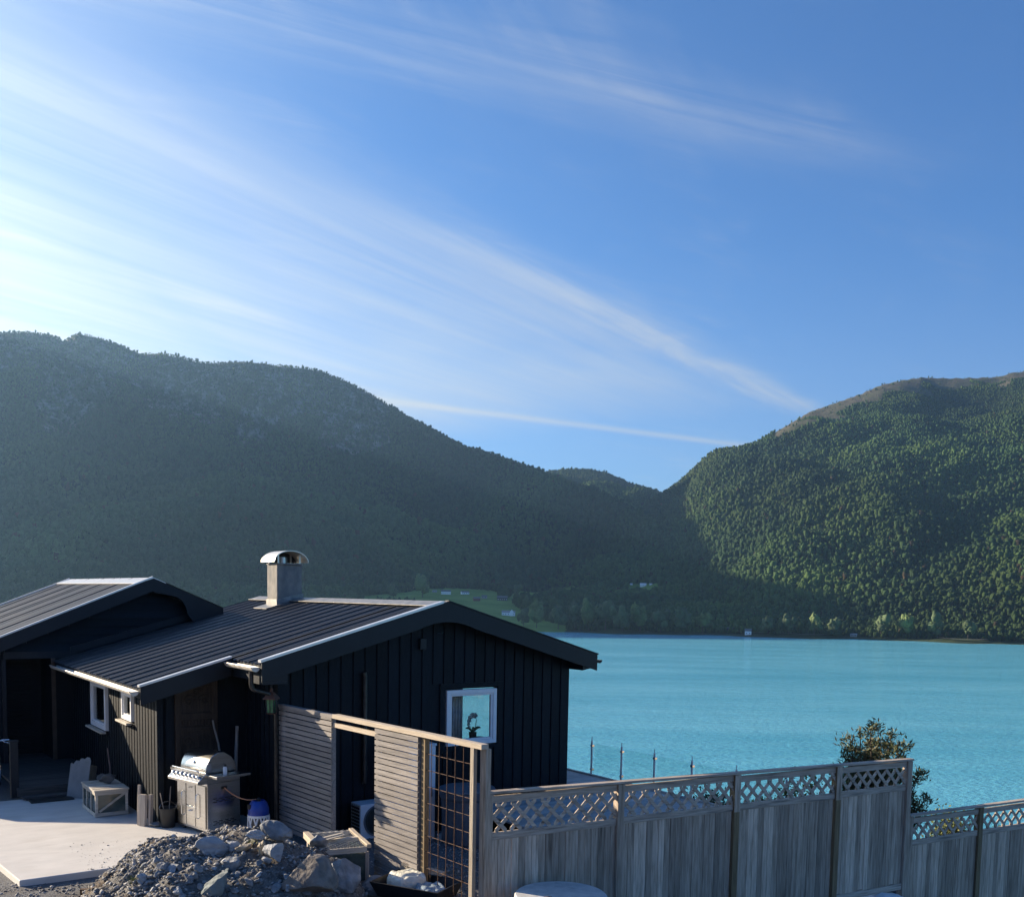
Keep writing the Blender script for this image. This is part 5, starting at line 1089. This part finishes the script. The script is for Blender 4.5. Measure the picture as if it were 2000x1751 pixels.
far_house('small grey barn right of the red barn', 946, 1168, 10, FARGREY, FARROOF, .6, -.2, cat='barn', name='barn')
far_house('dark timber house with white windows beside the upper field', 981, 1172, 20, FARDARK, FARROOF, .42)
far_house('white house with a raised wing low on the far fields', 993, 1201, 26, FARWHITE, FARGREY, .34, wing=True)
far_house('low dark shed among the trees right of the white winged house', 1068, 1203, 20, FARDARK, FARROOF, .36, cat='shed', name='shed')
for lab, px, py, wp in (('tiny white cabin, left of three in the wood above the far shore', 1233, 1142, 5), ('white cabin, middle of three in the wood above the far shore', 1256, 1145, 12), ('tiny white cabin, right of three in the wood above the far shore', 1271, 1142, 5)): far_house(lab, px, py, wp, FARWHITE, FARWHITE, .5, name='far_cabin', cat='cabin')
far_house('flat-roofed grey boathouse on the far shore', 1430, 1233, 20, FARDARK, FARGREY, .55, flat=True, name='boathouse', cat='boathouse')
far_house('small white boathouse at the water on the far shore', 1461, 1239, 12, FARWHITE, FARROOF, .9, name='boathouse', cat='boathouse')
far_house('small grey shed at the water right of the boathouses', 1667, 1243, 12, FARGREY, FARGREY, .45, name='shed', cat='shed')
far_house('pale hut left of the long white farmhouse', 849, 1156, 9, FARGREY, FARGREY, .4, name='hut', cat='hut')
def shore_road():
    V_ = []; az = np.linspace(AZ(1380), AZ(2120), 160)
    for a in az:
        r = 1262+18*math.sin(a*40)+10*math.sin(a*97+1)+4
        for rr in (r, r+5): V_.append((rr*math.sin(a), rr*math.cos(a), max(float(hills(a, r)), float(hills(a, r+5)))+1.6))
    m = MB(); m.add(V_, [(2*i, 2*i+1, 2*i+3, 2*i+2) for i in range(159)]); o = m.build('road', mat('far_road', (.2, .2, .2), (.26, .25, .24), rough=.9)); tag(o, kind='structure', label='shore road')
shore_road()
def far_tree(label, px, py, hpx, colr, seed, group=None):
    x, y, z, r = hit(px, py); H = hpx/F*r; t = thing('broadleaf_tree', label, 'tree', (x, y, z-.5), seed, group)
    m = MB(); m.tube([(0, 0, 0), (.1, 0, H*.25), (0, .1, H*.6)], [H*.03, H*.022, H*.01], 6); m.build('trunk', BARK, t)
    r_ = np.random.default_rng(seed); V_, F_ = [], []; off = 0
    for k in range(9):
        v, f = crown_mesh(seed*10+k, 2, False); s_ = H*r_.uniform(.13, .24); c = np.array([r_.normal()*H*.15, r_.normal()*H*.15, H*r_.uniform(.18, .72)]); V_.append(v*s_+c); F_.append(f+off); off += len(v)
    v, f = np.concatenate(V_), np.concatenate(F_)
    lv, lf = leaves(900, np.stack([q.mean(0) for q in V_]), (H*.13, H*.13, H*.14), H*.07, seed, .4); o = numesh('crown', v, f, None); o.parent = t
    o.data.materials.append(colr); o2 = numesh('twigs', lv, lf, colr); o2.parent = t
    return t
LG = mat('fresh_birch_leaf', (.075, .12, .03), (.12, .17, .045), scale=.5, rough=.8, island=.25); DG = mat('summer_leaf', (.045, .08, .028), (.075, .115, .04), scale=.5, rough=.8, island=.25)
far_tree('tall light green tree at the left edge of the far fields', 825, 1166, 34, LG, 1)
far_tree('round tree at the foot of the wood left of the light green tree', 768, 1170, 26, DG, 2)
for i, (px, py, h_) in enumerate(((1022, 1222, 26), (1048, 1226, 30), (1090, 1228, 34), (1118, 1226, 40), (1150, 1230, 42), (1182, 1230, 46), (1215, 1232, 38), (1250, 1233, 42), (1290, 1234, 36), (1330, 1235, 40), (1372, 1236, 30), (1500, 1238, 26), (1540, 1239, 30), (1590, 1240, 28), (1630, 1241, 26), (1720, 1243, 32), (1770, 1245, 34), (1830, 1246, 30), (1890, 1247, 26), (1050, 1205, 26), (1010, 1166, 20))):
    far_tree('dark green broadleaf tree standing by the water along the far shore', px, py, h_, (DG, LG, DG)[i % 3], 100+i, 'broadleaf trees along the far shore')

# ------------------------------------------------------------------ haze
hz = MB(); hz.box(-6200, 6200, -70, 6300, ZW-9.5, 1420)
hm = bpy.data.materials.new('air_haze'); hm.use_nodes = True; N = hm.node_tree.nodes; N.clear(); o_ = N.new('ShaderNodeOutputMaterial'); pv = N.new('ShaderNodeVolumePrincipled')
pv.inputs['Color'].default_value = (.34, .62, 1, 1); pv.inputs['Density'].default_value = .62e-4; pv.inputs['Anisotropy'].default_value = .5
hm.node_tree.links.new(pv.outputs[0], o_.inputs['Volume'])
ho = hz.build('haze', hm); tag(ho, 'thin blue haze over the fjord', 'haze', kind='stuff')
